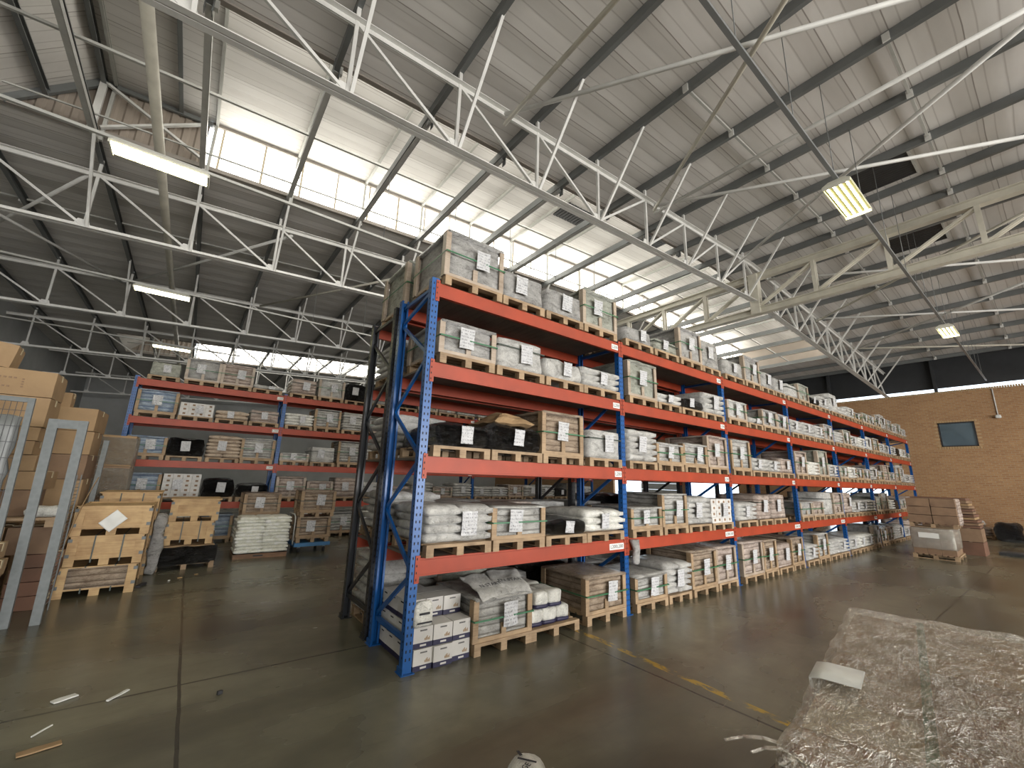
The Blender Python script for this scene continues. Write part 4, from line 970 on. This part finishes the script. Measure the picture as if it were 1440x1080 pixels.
# ---------------------------------------------------------------- cardboard cartons stacked by the left wall
def cartonbox(x0, x1, y0, y1, z0, z1, lab, m='carton', rz=0.0, mark=False, lean=0.0):
    w, d, h = x1-x0, y1-y0, z1-z0
    th = thing('cardboard_carton', lab, 'carton', ((x0+x1)/2, (y0+y1)/2, z0), rz, 'brown cartons stacked on the left')
    if lean: th.rotation_euler = (0, lean, rz)
    b = MB(); b.lump(-w/2, w/2, -d/2, d/2, 0, h, m, 6, 5, 4, 0.006, 0.006, 4, x0+z0, smooth=False); b.obj('box', th)
    b = MB(); b.box(-w/2-0.004, w/2+0.006, -0.03, 0.03, h-0.002, h+0.006, 'tape'); b.box(w/2+0.001, w/2+0.007, -0.03, 0.03, h-0.09, h+0.006, 'tape'); b.obj('tape', th)
    if mark:
        b = MB()
        for q in range(6): b.box(-w*0.1+q*0.05, -w*0.1+q*0.05+0.028, -d/2-0.008, -d/2+0.004, h*0.62, h*0.68, 'carton_dark'); b.box(-w*0.12+q*0.045, -w*0.12+q*0.045+0.025, -d/2-0.008, -d/2+0.004, h*0.28, h*0.34, 'carton_dark')
        for q in range(4): b.box(w*0.2, w*0.22, -d/2-0.008, -d/2+0.004, h*(0.3+q*0.1), h*(0.35+q*0.1), 'carton_dark')
        b.obj('print', th)
    return th
cartonbox(-5.05, -3.98, 4.66, 5.3, 0.0, 0.5, 'brown carton at floor level at the bottom of the tallest stack', 'carton_dark')
cartonbox(-5.05, -3.98, 4.66, 5.3, 0.505, 1.12, 'wide brown carton under the loaded pallet in the tallest stack', 'carton')
th = thing('wooden_pallet', 'weathered pallet wedged halfway up the tallest carton stack', 'pallet', (-4.25, 4.86, 1.13)); b = MB(); pallet_geo(b, 1.55, 1.0); b.obj('deck', th)
cartonbox(-5.0, -3.80, 4.62, 5.3, 1.265, 1.62, 'dark brown carton resting on the wedged pallet', 'carton_dark')
cartonbox(-5.0, -3.72, 4.62, 5.3, 1.625, 1.88, 'pale-topped brown carton, second above the wedged pallet', 'carton')
cartonbox(-5.0, -3.86, 4.62, 5.3, 1.885, 2.11, 'short brown carton, third above the wedged pallet', 'carton')
cartonbox(-5.0, -3.92, 4.6, 5.25, 2.115, 2.31, 'thin brown carton below the pair of large ones, tallest stack', 'carton')
cartonbox(-5.0, -3.90, 4.6, 5.25, 2.315, 2.51, 'thin brown carton, uppermost of two thin ones, tallest stack', 'carton')
cartonbox(-5.0, -3.88, 4.6, 5.25, 2.515, 2.945, 'large plain brown carton, second from the top of the tallest stack', 'carton')
cartonbox(-5.0, -3.88, 4.6, 5.25, 2.95, 3.33, 'large printed brown carton near the top of the tallest stack', 'carton', mark=True)
cartonbox(-5.0, -4.42, 4.65, 5.2, 3.37, 3.72, 'tilted carton perched on the very top of the tallest stack', 'carton', 0.1, lean=0.12)
for k, (z0, z1, lab) in enumerate(((0, .62, 'floor carton of the second stack, behind the galvanised frame'), (.625, 1.2, 'second carton up in the second stack'), (1.205, 1.75, 'third carton up in the second stack'), (1.755, 2.17, 'fourth carton up in the second stack, dark printed'), (2.175, 2.58, 'fifth carton up in the second stack'), (2.585, 2.98, 'creased carton topping the second stack'))):
    cartonbox(-4.35+0.02*k, -3.52, 6.0, 6.9, z0, z1, 'brown '+lab, 'carton_dark' if k == 3 else 'carton', rz=-0.04 if k == 5 else 0.02*(k % 3-1))
cartonbox(-4.12, -3.93, 6.1, 6.4, 2.985, 3.24, 'small square carton standing on top of the second stack', 'carton')
for k, (z0, z1, lab) in enumerate(((0, .7, 'floor carton of the film-wrapped third stack'), (.705, 1.35, 'second carton of the film-wrapped third stack'), (1.355, 2.0, 'third carton of the film-wrapped third stack'), (2.005, 2.64, 'top carton of the film-wrapped third stack, open pale lid'))):
    t_ = cartonbox(-3.62, -3.08, 7.72, 8.5, z0, z1, 'brown '+lab, 'carton_dark' if k < 3 else 'carton')
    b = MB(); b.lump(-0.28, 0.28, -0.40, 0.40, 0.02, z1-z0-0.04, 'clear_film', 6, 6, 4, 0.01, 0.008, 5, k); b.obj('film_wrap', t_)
for k in range(4): cartonbox(-3.86+0.01*k, -3.42+0.012*k, 4.66, 5.1, 0.002+k*0.185, 0.182+k*0.185, 'flat reddish-brown carton behind the frame, %s from the floor' % ORD[k], 'carton_red', 0.02*(k-1))
cartonbox(-3.95, -3.44, 4.62, 5.15, 0.745, 1.11, 'brown carton on top of the flat reddish ones, under the pallet', 'carton_dark')
for k in range(3): cartonbox(-4.30, -3.68+0.03*(k % 2), 3.1, 3.52, 0.5+k*0.19-0.5*(k < 0), 0.685+k*0.19, 'pale tan carton at the left edge, %s of three piled up' % ['lowest', 'middle', 'topmost'][k], 'carton', 0.05*(k-1))
cartonbox(-4.32, -3.7, 3.08, 3.54, 0.0, 0.495, 'dark carton on the floor at the left edge under tan ones', 'carton_red')
b = MB(); b.pillow(-0.17, 0.17, -0.15, 0.15, 0, 0.15, 'sack_white', 3.0, 9, 0.03); tag(b.obj('white_bag', loc=(-3.62, 4.48, 1.262)), 'crumpled white bag lying on the wedged pallet edge', 'bag')
# galvanised cage frame, mesh panel, post
th = thing('galvanised_frame', 'tall galvanised frame with two legs standing in front of the cartons', 'frame', (-3.49, 3.83, 0), 0.0)
for sx, n_ in ((-0.135, 'leg'), (0.135, 'leg')):
    b = MB(); b.bar((sx+(0.03 if sx < 0 else 0.03), 0, 0), (sx-(0.02 if sx < 0 else 0), 0, 2.59), 0.095, 0.06, 'galvanised', (0, 1, 0)); b.obj(n_, th)
b = MB(); b.box(-0.11, 0.115, -0.026, 0.026, 2.47, 2.588, 'galvanised'); b.obj('top_bar', th)
b = MB()
for k in range(34): b.bar((0.14, 0.04, 0.12+k*0.05), (0.14, 0.72, 0.12+k*0.05), 0.006, 0.006, 'galvanised')
for yy in (0.06, 0.4, 0.72): b.bar((0.145, yy, 0.0), (0.145, yy, 1.85), 0.012, 0.012, 'galvanised')
b.obj('wire_side', th)
th = thing('mesh_panel', 'galvanised wire mesh panel at the left edge, loaded with dark wire', 'panel', (-4.2, 3.62, 0))
b = MB(); b.bar((0.42, 0, 0.0), (0.35, 0, 2.82), 0.06, 0.05, 'galvanised', (0, 1, 0)); b.bar((-0.6, 0, 0.0), (-0.6, 0, 2.82), 0.06, 0.05, 'galvanised', (0, 1, 0)); b.bar((-0.57, 0, 2.79), (0.32, 0, 2.79), 0.044, 0.06, 'galvanised'); b.bar((-0.57, 0, 1.15), (0.36, 0, 1.15), 0.044, 0.06, 'galvanised'); b.obj('border', th)
b = MB()
for k in range(18): x = -0.55+k*0.052; b.bar((x, 0.0, 1.15), (x, 0.0, 2.78), 0.005, 0.005, 'dark_frame')
for k in range(8): z = 1.25+k*0.2; b.bar((-0.6, 0.006, z), (0.38, 0.006, z), 0.006, 0.006, 'dark_frame')
b.obj('wire_mesh', th)
b = MB(); b.lump(-0.55, 0.30, 0.03, 0.10, 1.2, 2.6, 'purlin_steel', 8, 2, 10, 0.03, 0.04, 6, 2.0); b.obj('wire_bundle', th)
b = MB(); b.bar((-3.42, 6.45, 0), (-3.39, 6.45, 2.46), 0.075, 0.06, 'galvanised', (0, 1, 0)); tag(b.obj('steel_post', rot=(0, 0, 0)), 'bare galvanised post standing upright behind the wooden crate stack', 'post')
b = MB(); v = []
for s in range(13):
    t_ = s/12; x = -3.44+0.06*t_+0.16*t_**2; z = 0.45+1.36*t_
    for e in (0, 1):
        v += [(x+e*0.006, 5.02-0.0, z), (x+e*0.006, 5.11, z)]
fs = []
for s in range(12):
    a = s*4; c = a+4
    fs += [(a, a+1, c+1, c), (a+2, c+2, c+3, a+3), (a, c, c+2, a+2), (a+1, a+3, c+3, c+1)]
fs += [(0, 2, 3, 1), (48, 49, 51, 50)]
b.add(v, fs, 'carton', True); tag(b.obj('board_strip'), 'bowed pale board strip leaning between the galvanised frame and the crates', 'board')
# ---------------------------------------------------------------- stretch-wrapped carton beside the camera
RZ = 0.172
ca, sa = math.cos(RZ), math.sin(RZ)
hx, hy = 1.02, 0.66
ax, ay = 1.33-(hx*ca-hy*sa), -3.45-(hx*sa+hy*ca)
th = thing('wrapped_carton', 'large brown carton under clear stretch film, close to the camera', 'carton', (ax, ay, 0), RZ)
b = MB(); pallet_geo(b, 2*hx-0.04, 2*hy-0.04); b.obj('pallet', th)
b = MB(); b.lump(-hx+0.02, hx-0.02, -hy+0.02, hy-0.02, PH, 1.225, 'carton', 8, 6, 5, 0.01, 0.006, 2, 1.0, smooth=False); b.obj('carton', th)
b = MB(); b.lump(-hx+0.03, 0.12, -hy+0.03, hy-0.34, 1.227, 1.24, 'carton_dark', 8, 6, 1, 0.004, 0.005, 3, 2.0); b.obj('dark_board', th)
b = MB(); b.box(-hx+0.04, hx-0.02, hy-0.335, hy-0.305, 1.232, 1.238, 'strap_green'); b.obj('strap', th)
b = MB(); b.box(-0.75, -0.45, hy-0.6, hy-0.02, 1.2285, 1.2315, 'tape'); b.obj('tape_patch', th)
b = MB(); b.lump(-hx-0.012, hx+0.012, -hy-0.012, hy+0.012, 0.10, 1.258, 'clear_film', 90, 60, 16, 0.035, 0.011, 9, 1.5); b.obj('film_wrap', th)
b = MB()
v = []; 
for s in range(9):
    a = -0.9+s/8*1.8
    yy = hy+0.016-0.05*(1-math.cos(0)) ; t_ = s/8
    pt = (hy-0.15+0.145*min(1, t_*1.6), 1.268) if t_ < 0.62 else (hy+0.004, 1.262-(t_-0.62)*0.3)
    v += [(-0.40, pt[0], pt[1]), (-0.20, pt[0], pt[1]), (-0.40, pt[0]+0.003, pt[1]+0.003), (-0.20, pt[0]+0.003, pt[1]+0.003)]
fs = []
for s in range(8):
    a = s*4; c = a+4; fs += [(a, c, c+1, a+1), (a+2, a+3, c+3, c+2), (a, a+2, c+2, c), (a+1, c+1, c+3, a+3)]
b.add(v, fs, 'paper_plain', True); b.obj('white_label', th)
for k in range(4):
    b = MB(); p0 = Vector((-hx+0.02*k, hy-0.1+0.03*k, 1.24)); pts = [p0+Vector((-0.022*s-0.008*k*s, 0.012*s*(k-1.5)+0.02*s, 0.02*s*(1.2-0.3*s)+0.005*k)) for s in range(4)]
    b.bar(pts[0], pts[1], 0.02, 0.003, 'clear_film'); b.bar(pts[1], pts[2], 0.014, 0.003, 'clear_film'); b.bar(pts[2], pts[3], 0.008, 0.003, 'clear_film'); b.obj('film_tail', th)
# white sack just below the frame
th = thing('white_sack', 'white printed sack standing on the floor at the bottom edge of the view', 'sack', (-0.43, -2.44, 0), 0.9)
b = MB(); b.lump(-0.17, 0.17, -0.12, 0.12, 0, 0.49, 'sack_white', 9, 7, 9, 0.08, 0.014, 6, 3.0, 0.1, 0.05); b.obj('sack_body', th)
o = bpy.data.objects.new('lettering', text_mesh('SUGE', 0.045)); C.objects.link(o); o.parent = th; o.location = (-0.06, 0.02, 0.522); o.rotation_euler = (0, 0, -0.6)
b = MB(); b.bar((0.0, -0.05, 0.52), (0.02, 0.05, 0.525), 0.012, 0.002, 'ink'); b.bar((0.05, 0.03, 0.52), (0.09, 0.05, 0.518), 0.016, 0.002, 'ink'); b.obj('print', th)
# ---------------------------------------------------------------- stock at the end of the open floor
th = thing('pallet_load', 'film-wrapped pallet of brown cartons at the end of the long rack, lower of two', 'pallet load', (16.85, -1.62, 0), 0.03)
b = MB(); pallet_geo(b, 1.55, 1.0); b.obj('pallet', th)
for zz in range(2):
    for yy in range(3):
        b = MB(); b.box(-0.72, 0.72, -0.46+yy*0.31, -0.155+yy*0.31, PH+zz*0.37, PH+zz*0.37+0.365, 'carton_dark'); b.obj('carton', th)
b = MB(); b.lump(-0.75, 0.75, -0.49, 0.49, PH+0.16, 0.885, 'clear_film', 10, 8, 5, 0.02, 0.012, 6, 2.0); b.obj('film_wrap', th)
b = MB(); b.box(-0.765, -0.76, -0.15, 0.30, 0.6, 0.75, 'paper_plain'); b.obj('delivery_note', th)
th = thing('pallet_load', 'pallet of long flat brown cartons stacked on the film-wrapped one', 'pallet load', (16.95, -1.66, 0.9), 0.05)
b = MB(); pallet_geo(b, 1.55, 1.05); b.obj('pallet', th)
for zz in range(3):
    for yy in range(2):
        b = MB(); b.lump(-0.80, 0.80, -0.56+yy*0.55, -0.02+yy*0.55, PH+zz*0.245, PH+zz*0.245+0.24, 'carton_dark', 5, 3, 2, 0.01, 0.012, 3, zz+yy*3.0, smooth=False); b.obj('carton', th)
b = MB(); b.lump(-0.5, 0.3, -0.6, -0.5, 0.1, 0.88, 'film_pink', 5, 3, 7, 0.03, 0.03, 5, 2.0); b.obj('film_wrap', th)
for k in range(4):
    x, y = 18.75+0.45*(k % 2), -1.55-0.62*(k//2)
    for zz in range(2):
        cartonbox(x-0.24, x+0.2, y-0.28, y+0.28, zz*0.42, zz*0.42+0.41, 'dark brown carton under the pile of boards near the brick wall, %s %s' % (['back left', 'front left', 'back right', 'front right'][k], ['below', 'above'][zz]), 'carton_red' if zz == 0 else 'carton_dark', rr(-.08, .08))
for k in range(11):
    h = 0.075; w = rr(0.0, 0.12)
    b = MB(); b.lump(-0.55, 0.55, -0.75+w*0.4, 0.72-w, 0, h, 'carton' if k in (3, 8) else 'carton_dark' if k % 2 else 'carton_red', 6, 6, 1, 0.008, 0.012, 3, k*1.3, smooth=False)
    tag(b.obj('flat_board', loc=(19.05, -1.72+0.02*k, 0.842+k*0.087), rot=(0, 0, rr(-.03, .03))), 'flat cardboard bundle in the leaning pile near the brick wall, %s from below' % ORD[k], 'cardboard', 'flat boards piled near the brick wall')
b = MB(); b.box(-0.3, 0.3, -0.35, 0.35, 0, 0.1, 'film_black'); tag(b.obj('black_mat', loc=(19.8, -3.0, 0)), 'flat black slab on the floor beside the dark cartons', 'mat')
th = thing('pallet_load', 'low pallet of pale wrapped goods against the brick wall', 'pallet load', (26.6, -1.3, 0)); b = MB(); pallet_geo(b, 1.0, 1.6); b.obj('pallet', th)
b = MB(); b.lump(-0.45, 0.45, -0.75, 0.75, PH, 0.52, 'film_pink', 6, 8, 4, 0.05, 0.04, 4, 1.0); b.obj('wrapped_goods', th)
b = MB(); b.lump(-0.42, 0.42, -0.55, 0.55, 0.53, 0.78, 'film_white', 6, 8, 3, 0.1, 0.09, 3, 4.0); b.obj('loose_film', th)
b = MB(); b.lump(-0.4, 0.4, -0.42, 0.42, 0.0, 0.78, 'film_black', 8, 8, 7, 0.2, 0.08, 3, 4.0, 0.15); tag(b.obj('black_bag', loc=(26.0, -2.55, 0)), 'bulging black refuse bag on the floor by the brick wall', 'bag')
th = thing('pallet_load', 'pallet of loose brown cardboard beside the black refuse bag', 'pallet load', (26.5, -3.75, 0)); b = MB(); pallet_geo(b, 1.1, 1.5); b.obj('pallet', th)
for k in range(5):
    b = MB(); b.lump(-0.5, 0.45, -0.7, 0.6, PH+0.005+k*0.115, PH+0.1+k*0.115, 'carton_dark' if k % 2 else 'carton', 5, 5, 1, 0.01, 0.03, 3, k*2.0, smooth=False); b.obj('flat_carton', th)
# scraps on the floor
SCR = [(-2.63, 1.17, 0.16, 0.07, 0.5, 'paper_plain', 'white paper scrap on the floor left of the saw-cut joint'), (-2.27, 1.0, 0.20, 0.03, 0.9, 'paper_plain', 'narrow white strip on the floor near the joint crossing'), (-2.66, 0.62, 0.16, 0.012, 1.0, 'paper_plain', 'thin pale sliver on the floor below the paper scrap'), (-2.62, 0.33, 0.22, 0.07, 0.2, 'carton', 'torn piece of tan cardboard at the lower left floor'),
       (-2.42, 5.55, 0.28, 0.07, 1.3, 'ink', 'dark block on the floor at the foot of the nearest crates'), (-1.9, 5.9, 0.07, 0.05, 0.2, 'pine', 'splinter of pale wood on the floor by the black pallet'), (-1.65, 6.1, 0.06, 0.04, 0.9, 'pine', 'small wood chip on the floor in front of the black pallet'), (-2.05, 5.75, 0.05, 0.03, 1.4, 'paper_plain', 'white chip on the floor between crates and joint'), (-1.55, 0.55, 0.04, 0.03, 0.4, 'ink', 'small dark crumb on the floor beside the lengthways joint')]
for x, y, w_, d_, rz, m, lab in SCR:
    b = MB(); b.lump(-w_/2, w_/2, -d_/2, d_/2, 0.0, 0.012 if m != 'ink' else 0.03, m, 5, 3, 1, 0.004, 0.004, 12, x, smooth=False)
    tag(b.obj('floor_scrap', loc=(x, y, 0.004), rot=(0, 0, rz)), lab, 'scrap', 'scraps on the floor')
b = MB(); b.box(-0.03, 0.03, -0.02, 0.02, -0.02, 0.02, 'dark_frame'); o_ = tag(b.obj('indicator_light', loc=(-3.44, YB-0.03, 2.0)), 'tiny green indicator light under the second shelf beam of the far rack', 'light')
b = MB(); b.box(-0.022, 0.022, -0.024, -0.02, -0.012, 0.012, 'green_led'); b.obj('lens', o_)
th = thing('wall_conduit', 'white conduit with a small fitting running down the brick wall', 'conduit', (WR-0.03, -2.87, 0))
b = MB(); b.tube([(0, 0, 5.66), (0, 0, 6.97)], 0.022, 'truss_paint', 8); b.obj('tube', th)
b = MB(); b.lump(-0.14, 0.02, -0.1, 0.1, 5.5, 5.66, 'truss_paint', 4, 4, 3, 0.04, 0.0, 1, 0); b.obj('fitting', th)
# ---------------------------------------------------------------- fill light added at an invented, unseen loading door behind the camera
def arealight(name, loc, rot, sx, sy, power, col):
    l = bpy.data.lights.new(name, 'AREA'); l.shape = 'RECTANGLE'; l.size = sx; l.size_y = sy; l.energy = power; l.color = col
    o = bpy.data.objects.new(name, l); C.objects.link(o); o.location = loc; o.rotation_euler = rot; return o
arealight('added_door_fill', (6.0, WF+0.05, 2.9), (PI/2, 0, 0), 27.8, 5.6, 6500, (1.0, 0.96, 0.90))
# ---------------------------------------------------------------- daylight, sky, camera
wd = bpy.data.worlds.new('sky'); bpy.context.scene.world = wd; wd.use_nodes = True
bg = wd.node_tree.nodes['Background']; bg.inputs[0].default_value = (0.78, 0.90, 1.0, 1); bg.inputs[1].default_value = 3.0
sc = bpy.context.scene
cam = bpy.data.cameras.new('camera'); co = bpy.data.objects.new('camera', cam); C.objects.link(co)
cam.sensor_fit = 'HORIZONTAL'; cam.sensor_width = 36.0; cam.lens = 36.0*F_PX/1440.0; cam.clip_start = 0.02; cam.clip_end = 300
f = Vector((math.cos(PITCH)*math.cos(YAW), math.cos(PITCH)*math.sin(YAW), math.sin(PITCH)))
r = f.cross(Vector((0, 0, 1))).normalized(); d = f.cross(r)
r2 = r*math.cos(ROLL)+d*math.sin(ROLL); d2 = -r*math.sin(ROLL)+d*math.cos(ROLL)
mt = Matrix((r2, -d2, -f)).transposed().to_4x4(); mt.translation = Vector(CAM)
co.matrix_world = mt
sc.camera = co
vs = sc.view_settings; vs.view_transform = 'Standard'; vs.look = 'None'; vs.gamma = 1.0; vs.use_curve_mapping = False; vs.exposure = 0.1
sc.cycles.use_denoising = True
sc.cycles.max_bounces = 8; sc.cycles.diffuse_bounces = 5; sc.cycles.glossy_bounces = 3; sc.cycles.transparent_max_bounces = 8
sc.cycles.sample_clamp_indirect = 4.0
